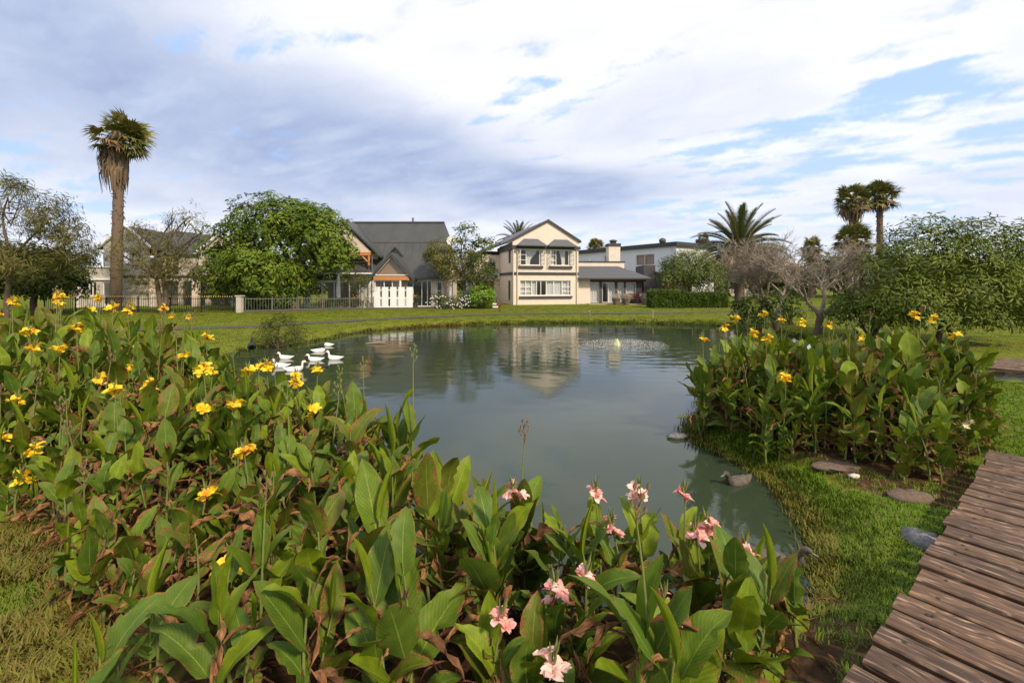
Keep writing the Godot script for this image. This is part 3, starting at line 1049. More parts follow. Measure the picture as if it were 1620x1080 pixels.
# size and place of a flowering plant, with room for its bloom
func which(x: float, d: float, H: float, edge: Array) -> String:
	var size := "short" if H < .6 else ("tall" if H > 1.2 else "knee-high" if H < .9 else "waist-high")
	var by := "amid the others"
	var e := 1e9
	for i in edge.size() - 1:
		e = minf(e, Geometry2D.get_closest_point_to_segment(Vector2(x, d), edge[i], edge[i + 1]).distance_to(Vector2(x, d)))
	if pond_sd(x, d) < .5: by = "at the waterline"
	elif bw_side(x, d) < .75 and x < 4.8: by = "beside the planks"
	elif e < .7: by = "along the grass"
	return size + " %s canna " + by

func make_canna_beds() -> void:
	# [photo x, photo y, distance, bloom]
	var ye := [[20, 474, 6.3], [93, 463, 6.6], [150, 468, 6.6], [38, 521, 5.4], [60, 520, 5.7], [150, 597, 4.8], [190, 578, 5.1], [238, 602, 4.5], [272, 628, 4.1], [215, 546, 5.6], [300, 557, 5.2], [315, 580, 4.6], [336, 582, 4.5], [392, 584, 4.3], [421, 574, 4.7], [368, 634, 3.8], [330, 642, 3.9], [387, 708, 3.15], [326, 776, 2.9], [25, 628, 4.5], [8, 686, 4.1], [45, 706, 3.8], [28, 747, 3.5], [370, 882, 2.35], [505, 640, 3.9]]
	var pk := [[833, 772, 2.62, "pink"], [949, 775, 2.66, "pink"], [1007, 779, 2.70, "palepink"], [985, 830, 2.42, "pink"], [1080, 782, 2.72, "pink"], [1100, 842, 2.38, "pink"], [1120, 832, 2.48, "pink"], [1180, 866, 2.34, "pink"], [1058, 946, 2.05, "pink"], [1084, 992, 1.93, "pink"], [922, 908, 2.08, "pink"], [875, 938, 1.98, "pink"], [785, 985, 1.84, "pink"], [866, 1046, 1.72, "palepink"], [1195, 930, 2.2, "palepink"]]
	var ry := [[1150, 513, 6.3], [1168, 501, 6.8], [1184, 522, 6.1], [1211, 531, 5.9], [1232, 589, 5.1], [1244, 503, 6.9], [1219, 494, 7.1], [1275, 506, 6.8], [1325, 512, 6.6], [1376, 531, 5.8], [1443, 493, 6.1], [1473, 498, 6.2], [1530, 528, 5.5], [1446, 562, 5.2], [1114, 532, 6.2]]
	var edge := [Vector2(-9, 7.2), Vector2(-6.2, 5.1), Vector2(-4.1, 3.75), Vector2(-2.9, 2.95), Vector2(-1.75, 2.1)]
	var edge2 := [Vector2(2.78, 6.1), Vector2(3.25, 5.0), Vector2(3.6, 4.55), Vector2(4.0, 4.2), Vector2(5.3, 5.0)]
	var taken := []
	for q in ye:
		var p := P(q[0], q[1], q[2])
		taken.append(Vector2(p.x, q[2]))
		var y := maxf(ground_y(p.x, q[2]), .03)
		canna(p.x, q[2], (p.y - y - .01) / .97, "yellow", which(p.x, q[2], p.y - y, edge) % "yellow-flowering" + " in the large bed", "yellow cannas of the large bed", .9, .4)
	for q in pk:
		var p := P(q[0], q[1], q[2])
		taken.append(Vector2(p.x, q[2]))
		var y := maxf(ground_y(p.x, q[2]), .03)
		canna(p.x, q[2], (p.y - y + .015) / .97, q[3], which(p.x, q[2], p.y - y, edge) % ("pink-flowering" if q[3] == "pink" else "palest pink") + " in the large bed", "pink cannas beside the boardwalk", .95, .25)
	# tall single shoots that stand out against the water
	for q in [[648, 572, 3.55], [822, 690, 2.75]]:
		var p := P(q[0], q[1], q[2])
		taken.append(Vector2(p.x, q[2]))
		canna(p.x, q[2], (p.y - maxf(ground_y(p.x, q[2]), .03)) / .97, "spent", "tall canna shoot with bare seed stalk standing against the water", "tall seed stalks", 1.05, .2)
	var outline := [[-100, 470], [0, 468], [60, 466], [130, 466], [180, 480], [240, 492], [300, 502], [330, 524], [346, 562], [400, 578], [440, 592], [480, 596], [540, 584], [575, 580], [600, 594], [640, 606], [660, 622], [680, 664], [700, 700], [716, 730], [735, 752], [790, 745], [870, 742], [900, 776], [960, 788], [1030, 782], [1100, 785], [1150, 792], [1170, 840], [1220, 880], [1262, 925], [1305, 930], [1330, 1080], [1700, 1080]]
	fill_bed(bed_front, .255, 12000, [[-9, 1.85], [-5, 1.75], [-3.5, 1.5], [-2, 1.2], [-.6, 1.02], [0, .92], [2, .88]], outline, "in the large bed", "cannas of the large bed", .34, taken, edge)
	taken = []
	for q in ry:
		var p := P(q[0], q[1], q[2])
		taken.append(Vector2(p.x, q[2]))
		canna(p.x, q[2], (p.y - maxf(ground_y(p.x, q[2]), .03) - .01) / .97, "yellow", which(p.x, q[2], p.y - .25, edge2) % "yellow-flowering" + " in the clump at the boardwalk's end", "yellow cannas of the far clump", .9, .15)
	var cp := P(1533, 668, 4.75)
	taken.append(Vector2(cp.x, 4.75))
	canna(cp.x, 4.75, (cp.y - .25) / .97, "cream", "canna with cream bloom low beside the end of the boardwalk", "", .9, .2)
	var outline2 := [[1000, 640], [1095, 606], [1112, 566], [1132, 542], [1160, 528], [1200, 512], [1260, 518], [1330, 524], [1400, 506], [1440, 500], [1500, 512], [1540, 532], [1575, 562], [1598, 620], [1700, 700]]
	fill_bed(bed_right, .235, 7000, [[2, 1.5], [3, 1.55], [6, 1.6]], outline2, "in the clump at the boardwalk's end", "cannas of the far clump", .16, taken, [Vector2(2.78, 6.1), Vector2(3.25, 5.0), Vector2(3.6, 4.55), Vector2(4.0, 4.2), Vector2(5.3, 5.0)])
	# fallen leaves and withered stalks on the soil under the beds
	var xs := []
	var cs := []
	for k in 14000:
		var p := Vector2(rf(-9, 6), rf(1, 8.5))
		if not (in_poly(p, bed_front) or in_poly(p, bed_right)) or p.y < 1.4: continue
		if bw_side(p.x, p.y) < .1 and p.x < 4.9: continue
		var L := rf(.10, .25)
		xs.append(Transform3D(Basis(Vector3.UP, rf(0, TAU)) * Basis(Vector3.RIGHT, rf(.7, 1.9)) * Basis.from_scale(Vector3(L, L, L)), Vector3(p.x, maxf(ground_y(p.x, p.y), .02) + rf(.01, .30), -p.y)))
		cs.append(Color.WHITE)
		if xs.size() > 3600: break
	var li := scatter("dry_leaf_litter", dry_meshes[2], dry_mats[1], xs, cs, self)
	tag(li, "brown withered leaves lying under the canna beds", "leaf litter", "", "stuff")

# ------------------------------------------------------------------ buildings
# window in the plane z (outside face of the wall): frame set back in the opening, a pane for each light, curtains behind
func window(h: Node3D, xf: Transform3D, x0: float, x1: float, y0: float, y1: float, z: float, bars: Array, cross: Array, m: Material, curtains := [], fw := .055, called := "window", cm: Material = null) -> MeshInstance3D:
	var zf := z - .06
	var zb := z - .12
	var mb := MB.new()
	mb.xf = xf
	mb.box(Vector3(x0, y0, zb), Vector3(x0 + fw, y1, zf)); mb.box(Vector3(x1 - fw, y0, zb), Vector3(x1, y1, zf))
	mb.box(Vector3(x0 + fw, y1 - fw, zb), Vector3(x1 - fw, y1, zf)); mb.box(Vector3(x0 + fw, y0, zb), Vector3(x1 - fw, y0 + fw, zf))
	for b in bars:
		mb.box(Vector3(b - fw / 2, y0 + fw, zb), Vector3(b + fw / 2, y1 - fw, zf))
	for c in cross:
		mb.box(Vector3(c[0], c[2] - fw * .4, zb + .01), Vector3(c[1], c[2] + fw * .4, zf - .004))
	var w := put(called, mb.mesh(), m, h)
	var edges := [x0 + fw]
	for b in bars: edges.append(b)
	edges.append(x1 - fw)
	for i in edges.size() - 1:
		var g := MB.new()
		g.xf = xf
		g.quad(Vector3(edges[i], y0 + fw, z - .09), Vector3(edges[i + 1], y0 + fw, z - .09), Vector3(edges[i + 1], y1 - fw, z - .09), Vector3(edges[i], y1 - fw, z - .09))
		put("pane", g.mesh(), M.glass, w)
	for c in curtains:
		put("curtain", drape(xf, c[0], c[1], y0 + .02, y1 - .02, z - .26, c[2] if c.size() > 2 else 0.0).mesh(), cm if cm else M.curtain, w)
	return w

# a hanging curtain with real folds; pull > 0 gathers its foot to one side
func drape(xf: Transform3D, x0: float, x1: float, y0: float, y1: float, z: float, pull := 0.0) -> MB:
	var mb := MB.new()
	mb.xf = xf
	var nx := int(maxf(6, (x1 - x0) / .05))
	var ny := 6
	for j in ny + 1:
		var t := float(j) / ny
		for i in nx + 1:
			var s := float(i) / nx
			var g := 1.0 - absf(pull) * smooth(0, .75, 1.0 - t) * .72
			var x := lerpf(x0, x1, s)
			if pull > 0: x = lerpf(x1, x, g)
			elif pull < 0: x = lerpf(x0, x, g)
			mb.vert(Vector3(x, lerpf(y0, y1, t), z + sin(s * nx * 1.3) * .025), Vector3(-cos(s * nx * 1.3) * .6, 0, 1))
	for j in ny:
		for i in nx:
			var a := j * (nx + 1) + i
			mb.idx.append_array(PackedInt32Array([a, a + nx + 2, a + 1, a, a + nx + 1, a + nx + 2]))
	return mb

func bits(boxes: Array, xf := Transform3D.IDENTITY) -> MB:
	var mb := MB.new()
	mb.xf = xf
	for b in boxes:
		mb.box(Vector3(b[0], b[2], b[4]), Vector3(b[1], b[3], b[5]))
	return mb

func pipe(h: Node3D, x: float, y0: float, y1: float, z: float, m: Material, xf := Transform3D.IDENTITY) -> void:
	var mb := MB.new()
	mb.xf = xf
	mb.tube([Vector3(x, y0, z), Vector3(x, y1, z)], [.045, .045], 8)
	put("downpipe", mb.mesh(), m, h)

func house_cream() -> void:
	var W := 6.25
	var D := 5.0
	var h := thing("house", "two-storey cream house with front gable and two small window canopies", "house", Vector3(.05, .3, -40), deg_to_rad(15))
	var I := Transform3D.IDENTITY
	# front wall with gable above
	var win_up := [[.70, 2.66, 3.52, 4.92], [3.52, 5.46, 3.52, 4.92]]
	var win_dn := [[.68, 5.50, .82, 2.16]]
	var mb := MB.new()
	mb.wall(0, W, -.3, 5.5, 0, .25, win_up + win_dn)
	mb.prism([Vector2(0, 5.5), Vector2(W, 5.5), Vector2(W, 5.75), Vector2(3.28, 7.46), Vector2(0, 5.85)], -.25, 0)
	put("wall", mb.mesh(), M.cream, h)
	# side wall (faces the red door), recessed back part, far walls
	var L := Transform3D(Basis(Vector3.UP, -PI / 2), Vector3(0, 0, 0))      # local x runs back along the side, z outwards
	var LL := Transform3D(Basis(Vector3(0, 0, 1), Vector3.UP, Vector3(-1, 0, 0)), Vector3(0, 0, 0))   # x: +z dir
	var sw := MB.new()
	sw.xf = LL
	var side_open := [[-1.55, -.75, .35, 2.15], [-1.45, -.65, 3.72, 4.9]]
	sw.wall(-D, -.25, -.3, 5.5, 0, .25, side_open)
	put("wall", sw.mesh(), M.cream, h)
	window(h, LL, -1.55, -.75, .35, 2.15, 0, [-1.15], [], M.darkframe)
	window(h, LL, -1.45, -.65, 3.72, 4.9, 0, [-1.05], [], M.darkframe)
	var bk := MB.new()
	bk.box(Vector3(-2.6, -.3, -10.5), Vector3(W, 5.45, -10.25)); bk.box(Vector3(W - .25, -.3, -10.25), Vector3(W, 5.5, -.25))
	bk.box(Vector3(-2.6, -.3, -10.25), Vector3(-2.35, 4.6, -D - .25)); bk.box(Vector3(0, -.3, -10.25), Vector3(.2, 4.6, -D))
	put("wall", bk.mesh(), M.cream, h)
	var wing := MB.new()
	wing.wall(-2.6, -.002, -.3, 4.7, -D, .25, [[-1.5, -.55, -.05, 2.1], [-1.5, -.4, 2.9, 4.0]])
	put("wall", wing.mesh(), M.cream, h)
	window(h, I, -1.5, -.4, 2.9, 4.0, -D, [-.95], [], M.darkframe)
	var door := bits([[-1.48, -.57, -.03, 2.08, -D - .16, -D - .09], [-1.36, -.69, 1.1, 1.96, -D - .088, -D - .075], [-1.36, -.69, .1, .95, -D - .088, -D - .075]])
	var dr := put("door", door.mesh(), M.redwood, h)
	put("handle", bits([[-.68, -.64, .95, 1.08, -D - .074, -D - .03]]).mesh(), M.gold, dr)
	put("floor_slab", bits([[-2.3, W - .3, -.28, 0, -10.2, -.3], [.25, W - .3, 2.72, 2.95, -10.2, -.3]]).mesh(), M.room, h)
	put("partition", bits([[.25, W - .3, 0, 2.7, -3.6, -3.45], [.25, W - .3, 2.96, 5.4, -3.6, -3.45]]).mesh(), M.room, h)
	# bands, fascia
	put("band", bits([[.0, W, 2.66, 2.90, .002, .06], [-.06, -.002, 2.66, 2.90, -D + .02, .06]]).mesh(), M.trim, h)
	put("fascia", bits([[-.12, W + .14, 4.98, 5.26, .003, .16], [-.14, -.003, 4.88, 5.36, -D - .3, .02]]).mesh(), M.trim, h)
	for s in win_up:
		put("window_sill", bits([[s[0] - .14, s[1] + .14, s[2] - .26, s[2] - .06, .003, .16]]).mesh(), M.trim, h)
	put("window_sill", bits([[.6, 5.6, .60, .76, .003, .16]]).mesh(), M.trim, h)
	# roof over the gable: two slopes, ridge runs back
	var rf_ := MB.new()
	var zf := .14
	var zb := -10.6
	rf_.slab(Vector3(3.28, 7.62, zf), Vector3(3.28, 7.62, zb), Vector3(-.42, 5.62, zb), Vector3(-.42, 5.62, zf), .16)
	rf_.slab(Vector3(W + .2, 5.78, zf), Vector3(W + .2, 5.78, zb), Vector3(3.28, 7.62, zb), Vector3(3.28, 7.62, zf), .16)
	# lean roof over the recessed back wing
	rf_.slab(Vector3(.1, 6.05, -D + .4), Vector3(.1, 6.05, zb), Vector3(-3.1, 4.45, zb), Vector3(-3.1, 4.45, -D + .4), .16)
	var roof := put("roof", rf_.mesh(), M.roof_c, h)
	var barge := MB.new()
	for q in [[Vector3(-.44, 5.44, .17), Vector3(3.28, 7.45, .17)], [Vector3(3.28, 7.45, .17), Vector3(W + .22, 5.6, .17)]]:
		var a: Vector3 = q[0]
		var b: Vector3 = q[1]
		var u := Vector3(0, .2, 0)
		barge.quad(a, b, b + u, a + u); barge.quad(a + u, b + u, b + u - Vector3(0, 0, .03), a + u - Vector3(0, 0, .03)); barge.quad(b, a, a - Vector3(0, 0, .03), b - Vector3(0, 0, .03))
	put("bargeboard", barge.mesh(), M.trim, roof)
	var gut := MB.new()
	gut.tube([Vector3(-.46, 5.5, zf), Vector3(-.46, 5.5, -D - .2)], [.07, .07], 8)
	put("gutter", gut.mesh(), M.trim, roof)
	# hipped canopies over the upper windows
	for cx in [1.68, 4.5]:
		var cn := MB.new()
		var a := Vector3(cx - 1.3, 5.28, .62); var b := Vector3(cx + 1.3, 5.28, .62); var c := Vector3(cx + .64, 5.86, .05); var d := Vector3(cx - .64, 5.86, .05)
		var e := Vector3(cx - 1.3, 5.28, .02); var f := Vector3(cx + 1.3, 5.28, .02)
		cn.quad(a, b, c, d); cn.tri(e, a, d); cn.tri(b, f, c); cn.quad(e, f, b, a)
		cn.box(Vector3(cx - 1.34, 5.18, .05), Vector3(cx + 1.34, 5.277, .66))
		put("window_canopy", cn.mesh(), M.roof_c, h)
	# windows: upper two with a sash standing open
	var k := 0
	for s in win_up:
		var x0: float = s[0]
		var x1: float = s[1]
		window(h, I, x0, x1, s[2], s[3], 0, [x0 + .56, x1 - .14], [[x0, x0 + .56, 3.98], [x0, x0 + .56, 4.45]], M.frame, [[x0 + .62, x1 - .3, -.9 if k == 0 else 0.0]] if k == 0 else [[x0 + .95, x0 + 1.5, .55], [x0 + .1, x0 + .45, .4]])
		for q in [[x0 + .04, -1.9], [x1 - .04, -1.1]]:
			var sash := MB.new()
			sash.xf = Transform3D(Basis(Vector3.UP, q[1]), Vector3(q[0], s[2] + .06, .01))
			sash.box(Vector3(0, 0, -.02), Vector3(.05, 1.26, .02)); sash.box(Vector3(.47, 0, -.02), Vector3(.52, 1.26, .02))
			for yy in [0.0, .40, .80, 1.21]:
				sash.box(Vector3(.05, yy, -.018), Vector3(.47, yy + .05, .018))
			var o := put("open_sash", sash.mesh(), M.frame, h)
			var g := MB.new()
			g.xf = sash.xf
			g.quad(Vector3(.05, .05, 0), Vector3(.47, .05, 0), Vector3(.47, 1.21, 0), Vector3(.05, 1.21, 0))
			put("pane", g.mesh(), M.glass, o)
		k += 1
	window(h, I, .68, 5.50, .82, 2.16, 0, [1.22, 1.78, 2.24, 2.64, 3.16, 3.86, 4.68, 5.26], [[.68, 1.78, 1.18], [.68, 1.78, 1.60], [4.68, 5.5, 1.60], [4.68, 5.5, 1.18]], M.frame, [[.75, 2.24], [3.16, 5.45]])
	for q in [.06, .42, W - .2]:
		pipe(h, q, -.25, 4.95, .09 if q > .2 else .05, M.cream2)
	var ac := bits([[-.75, -.05, 2.32, 2.86, -D + .03, -D + .34]])
	var acn := put("air_conditioner_box", ac.mesh(), M.white, h)
	var fan := MB.new()
	fan.xf = Transform3D(Basis(Vector3.RIGHT, PI / 2), Vector3(-.4, 2.59, -D + .343))
	fan.lathe([Vector2(.2, 0), Vector2(.2, .01), Vector2(.17, .012), Vector2(0, .012)], 16)
	put("fan_grille", fan.mesh(), M.greymetal, acn)

	# single-storey garden room beside it
	var g := thing("garden_room", "single-storey garden room with grey tiled roof and white curtained doors", "house wing", Vector3(6.12, .3, -42.1), deg_to_rad(4))
	var wl := MB.new()
	var op := [[1.12, 2.0, .12, 2.02], [2.28, 3.45, .12, 2.02], [3.74, 4.32, .12, 2.02], [4.52, 5.5, .75, 2.02]]
	wl.wall(-.2, 1.12, -.3, 2.3, 0, .22)
	put("wall", wl.mesh(), M.cream, g)
	var dk := MB.new()
	dk.wall(1.122, 6.05, -.3, 2.3, -.01, .2, [[1.122, 2.0, .12, 2.02], op[1], op[2], op[3]])
	put("wall", dk.mesh(), M.darkwall, g)
	window(g, I, 1.124, 2.0, .12, 2.02, 0, [], [], M.frame, [[1.16, 1.97]], .04)
	window(g, I, 2.28, 3.45, .12, 2.02, 0, [2.86], [], M.frame, [[2.86, 3.42]], .05, "sliding_door")
	window(g, I, 3.74, 4.32, .12, 2.02, 0, [], [], M.frame, [[3.78, 4.3]], .04)
	window(g, I, 4.52, 5.5, .75, 2.02, 0, [], [], M.frame, [[4.56, 5.47]], .045)
	put("wall", bits([[5.85, 6.05, -.3, 2.3, -5.5, -.22], [-.2, 6.05, -.3, 2.3, -5.7, -5.5], [-.2, 0, -.3, 2.3, -5.5, -.25]]).mesh(), M.darkwall, g)
	put("floor_slab", bits([[0, 5.8, -.2, .1, -5.5, -.25]]).mesh(), M.room, g)
	put("beam", bits([[2.2, 6.35, 2.08, 2.28, .05, .2]]).mesh(), M.wood, g)
	for q in 7:
		put("rafter_end", bits([[2.35 + q * .62, 2.43 + q * .62, 2.285, 2.37, -.4, .45]]).mesh(), M.wood, g)
	# tiled roof in courses, hip at the far end
	var rt := MB.new()
	var n := 8
	for i in n:
		var t0 := float(i) / n
		var t1 := float(i + 1) / n
		var xr0 := lerpf(6.75, 4.35, t0); var xr1 := lerpf(6.75, 4.35, t1)
		var y0 := lerpf(2.40, 3.58, t0); var y1 := lerpf(2.40, 3.58, t1)
		var z0 := lerpf(.62, -2.0, t0); var z1 := lerpf(.62, -2.0, t1)
		rt.quad(Vector3(-.15, y0 + .035, z0), Vector3(xr0, y0 + .035, z0), Vector3(xr1, y1 - .005, z1), Vector3(-.15, y1 - .005, z1))
		rt.quad(Vector3(-.15, y0 - .03, z0), Vector3(xr0, y0 - .03, z0), Vector3(xr0, y0 + .035, z0), Vector3(-.15, y0 + .035, z0))
		# side of the hip
		rt.quad(Vector3(xr0, y0 + .035, z0), Vector3(xr0, y0 + .035, -2.0 - (z0 + 2.0)), Vector3(xr1, y1, -2.0 - (z1 + 2.0)), Vector3(xr1, y1, z1))
	rt.quad(Vector3(-.15, 2.36, -4.6), Vector3(6.75, 2.36, -4.6), Vector3(6.75, 2.36, .6), Vector3(-.15, 2.36, .6)) 
	rt.quad(Vector3(6.75, 2.40, -4.62), Vector3(-.15, 2.40, -4.62), Vector3(-.15, 3.58, -2.0), Vector3(4.35, 3.58, -2.0))
	var rr := put("roof", rt.mesh(), M.roof_c, g)
	put("gutter", bits([[-.15, 6.8, 2.27, 2.39, .62, .74]]).mesh(), M.trim, rr)
	put("parapet", bits([[-.2, 5.2, 2.5, 3.98, -2.9, -2.6]]).mesh(), M.cream, g)
	put("parapet_cap", bits([[-.25, 5.27, 3.985, 4.1, -2.96, -2.54]]).mesh(), M.trim, g)
	# chimney rises behind the parapet
	put("chimney", bits([[4.1, 5.3, 0, 5.72, -5.2, -4.2]]).mesh(), M.cream, g)
	put("chimney_cap", bits([[4.04, 5.36, 5.725, 6.02, -5.26, -4.14]]).mesh(), M.trim, g)
	var pot := MB.new()
	pot.xf = Transform3D(Basis(), Vector3(4.7, 6.02, -4.7))
	pot.lathe([Vector2(.32, 0), Vector2(.32, .2), Vector2(.42, .24), Vector2(.42, .32), Vector2(.2, .42), Vector2(0, .44)], 12)
	put("chimney_pot", pot.mesh(), M.darkframe, g)
	var t := structure("terrace", bits([[6.9, 13.4, .0, .36, -42.0, -40.6]]).mesh(), M.terrace)
	t.rotation.y = 0.0

	# dark outbuilding at the end
	var o := thing("outbuilding", "charcoal outbuilding with sloping roof behind the clipped hedge", "outbuilding", Vector3(12.9, .3, -44.5), deg_to_rad(-4))
	var ob := MB.new()
	ob.box(Vector3(0, -.3, -4), Vector3(1.1, 3.7, 0))
	ob.prism([Vector2(1.1, -.3), Vector2(4.6, -.3), Vector2(4.6, 1.7), Vector2(1.1, 2.95)], -4, -.02)
	put("wall", ob.mesh(), M.darkwall, o)
	var orf := MB.new()
	orf.slab(Vector3(1.102, 3.08, .2), Vector3(4.9, 1.75, .2), Vector3(4.9, 1.75, -4.2), Vector3(1.102, 3.08, -4.2), .1)
	put("roof", orf.mesh(), M.trim, o)
	put("door", bits([[1.9, 2.8, -.25, 1.75, .0, .05]]).mesh(), M.wood, o)

func house_dark_roof() -> void:
	# broad house under a steep charcoal roof; local x right, z to the viewer, front eave at z = 0
	var h := thing("house", "broad house with steep charcoal roof, porch gable and orange beams", "house", Vector3(-11.0, .3, -36.5), 0.0)
	var I := Transform3D.IDENTITY
	# main block: glazed front under the eave
	var W := 5.6
	var mb := MB.new()
	mb.wall(0, W, -.3, 2.45, 0, .2, [[.5, 1.5, .0, 2.1], [2.55, 4.55, .05, 2.12], [4.95, 5.4, 0, 2.05]])
	mb.box(Vector3(-5.6, -.3, -8), Vector3(W, 2.45, -7.8)); mb.box(Vector3(W - .2, -.3, -7.8), Vector3(W, 2.45, -.2))
	put("wall", mb.mesh(), M.cream2, h)
	# whole right end gable
	var ge := MB.new()
	ge.xf = Transform3D(Basis(Vector3(0, 0, -1), Vector3.UP, Vector3(1, 0, 0)), Vector3(W, 0, 0))
	ge.tri(Vector3(0, 2.45, 0), Vector3(7.8, 2.45, 0), Vector3(3.9, 7.0, -.7)); ge.tri(Vector3(7.8, 2.45, -.15), Vector3(0, 2.45, -.15), Vector3(3.9, 6.9, -.85))
	put("wall", ge.mesh(), M.cream2, h)
	window(h, I, 2.55, 4.55, .05, 2.12, 0, [3.05, 3.75, 4.2], [], M.frame, [], .06)
	var dw := window(h, I, 4.95, 5.4, 0, 2.05, 0, [], [[4.95, 5.4, .7], [4.95, 5.4, 1.3]], M.frame, [], .06, "door")
	put("floor_slab", bits([[-5.4, 5.3, -.25, .0, -7.7, -.25]]).mesh(), M.room, h)
	put("partition", bits([[-5.4, 5.3, .01, 2.4, -4.1, -4.0]]).mesh(), M.room, h)
	# steep roof with a break two thirds up
	var r := MB.new()
	r.slab(Vector3(-4.2, 2.42, .5), Vector3(W + .4, 2.42, .5), Vector3(W + .3, 5.35, -2.1), Vector3(-4.2, 5.35, -2.1), .14)
	r.slab(Vector3(-4.3, 5.40, -2.05), Vector3(W + .32, 5.40, -2.05), Vector3(W - .6, 7.30, -3.9), Vector3(-3.2, 7.30, -3.9), .12)
	r.slab(Vector3(W - .6, 7.30, -3.9), Vector3(W + .4, 2.42, -8.3), Vector3(-4.4, 2.42, -8.3), Vector3(-3.2, 7.30, -3.9), .12)
	var seams := MB.new()
	for i in 16:
		var x := -3.9 + i * .6
		var a := Vector3(x, 2.46, .42)
		var b := Vector3(x, 5.36, -2.08)
		var dd := (b - a).normalized()
		var nn := Vector3(0, -dd.z, dd.y)
		seams.tube([a, b], [.018, .018], 4, false)
	var roof := put("roof", r.mesh(), M.roof_b, h)
	put("roof_seam", seams.mesh(), M.roof_b, roof)
	put("ridge_cap", bits([[-3.2, W - .6, 7.27, 7.38, -4.02, -3.78]]).mesh(), M.roof_b, roof)
	put("gutter", bits([[2.9, W + .4, 2.24, 2.36, .5, .64]]).mesh(), M.trim, roof)
	# triangular dormers
	for dx in [1.35, 4.35]:
		var dm := MB.new()
		var z1 := -1.05
		dm.slab(Vector3(dx - .85, 3.98, z1 + .1), Vector3(dx, 4.95, z1 + .1), Vector3(dx, 4.95, z1 - 1.6), Vector3(dx - .85, 3.98, z1 - 1.6), .1)
		dm.slab(Vector3(dx, 4.95, z1 + .1), Vector3(dx + .85, 3.98, z1 + .1), Vector3(dx + .85, 3.98, z1 - 1.6), Vector3(dx, 4.95, z1 - 1.6), .1)
		var dmn := put("dormer", dm.mesh(), M.roof_b, h)
		var gl := MB.new()
		gl.tri(Vector3(dx - .68, 4.0, z1), Vector3(dx + .68, 4.0, z1), Vector3(dx, 4.78, z1))
		put("pane", gl.mesh(), M.glass, dmn)
		put("window_frame", bits([[dx - .74, dx + .74, 3.95, 4.02, z1 - .02, z1 + .05], [dx - .2, dx + .2, 4.02, 4.25, z1 - .04, z1 + .03]]).mesh(), M.darkframe, dmn)
	# porch gable: deep dark barge, glazed triangle, white sill rail, orange beam
	var cx := 1.62
	var pg := MB.new()
	pg.slab(Vector3(cx - 1.75, 2.32, 1.25), Vector3(cx, 4.30, 1.25), Vector3(cx, 4.30, -1.4), Vector3(cx - 1.75, 2.32, -1.4), .26)
	pg.slab(Vector3(cx, 4.30, 1.25), Vector3(cx + 1.75, 2.32, 1.25), Vector3(cx + 1.75, 2.32, -1.4), Vector3(cx, 4.30, -1.4), .26)
	var pr := put("porch_roof", pg.mesh(), M.roof_b, h)
	var tg := MB.new()
	tg.tri(Vector3(cx - 1.18, 2.58, 1.0), Vector3(cx + 1.18, 2.58, 1.0), Vector3(cx, 3.92, 1.0))
	put("pane", tg.mesh(), M.glass, pr)
	var tb := MB.new()
	tb.tri(Vector3(cx - 1.3, 2.52, .80), Vector3(cx + 1.3, 2.52, .80), Vector3(cx, 3.98, .80))
	put("blind", tb.mesh(), M.blind, pr)
	var tf := MB.new()
	tf.box(Vector3(cx - 1.32, 2.50, .95), Vector3(cx + 1.32, 2.58, 1.08))
	for s in [-1.0, 1.0]:
		tf.tube([Vector3(cx + s * 1.27, 2.56, 1.02), Vector3(cx, 3.99, 1.02)], [.035, .035], 5)
	put("gable_frame", tf.mesh(), M.frame, pr)
	put("beam", bits([[cx - 1.42, cx + 1.38, 2.14, 2.44, .92, 1.12]]).mesh(), M.orange, h)
	put("post", bits([[cx - 1.5, cx - 1.36, -.3, 2.13, .95, 1.09], [cx + .62, cx + .74, -.3, 2.13, .95, 1.09]]).mesh(), M.white, h)
	window(h, I, cx - 1.34, cx + .6, 0, 2.12, 1.0, [cx - .62, cx + .02], [], M.frame, [], .07, "sliding_door")
	put("fascia", bits([[cx - 1.46, cx + 1.42, 2.444, 2.496, .9, 1.1]]).mesh(), M.trim, h)
	# left wing: taller gable facing the viewer with balcony
	var lw := MB.new()
	lw.wall(-5.6, .02, 2.75, 4.35, -.8, .2, [[-4.0, -2.05, 2.8, 4.2]])
	put("wall", lw.mesh(), M.cream2, h)
	var lg := MB.new()
	lg.prism([Vector2(-5.4, 4.40), Vector2(-.25, 4.40), Vector2(-2.6, 6.75)], -1.0, .04)
	put("gable", lg.mesh(), M.cream2, h)
	window(h, I, -4.0, -2.05, 2.8, 4.2, -.8, [-3.35, -2.7], [], M.frame, [], .06, "balcony_door")
	var lr := MB.new()
	lr.slab(Vector3(-2.6, 7.1, .22), Vector3(.45, 4.15, .22), Vector3(.45, 4.15, -4.5), Vector3(-2.6, 7.1, -4.5), .18)
	lr.slab(Vector3(-6.0, 4.15, .22), Vector3(-2.6, 7.1, .22), Vector3(-2.6, 7.1, -4.5), Vector3(-6.0, 4.15, -4.5), .18)
	put("roof", lr.mesh(), M.roof_b, h)
	put("beam", bits([[-5.2, -.3, 4.12, 4.38, .05, .25]]).mesh(), M.orange, h)
	var br := MB.new()
	br.tube([Vector3(-.45, 3.35, .15), Vector3(-.45, 4.12, .15)], [.1, .1], 6)
	br.tube([Vector3(-.45, 3.5, .15), Vector3(-1.0, 4.1, .15)], [.07, .07], 6)
	put("bracket", br.mesh(), M.orange, h)
	put("balcony_floor", bits([[-5.6, -.1, 2.62, 2.74, -.8, .75]]).mesh(), M.white, h)
	put("canopy", bits([[-6.6, -.05, 2.16, 2.56, -.2, 1.15]]).mesh(), M.trim, h)
	var rl := MB.new()
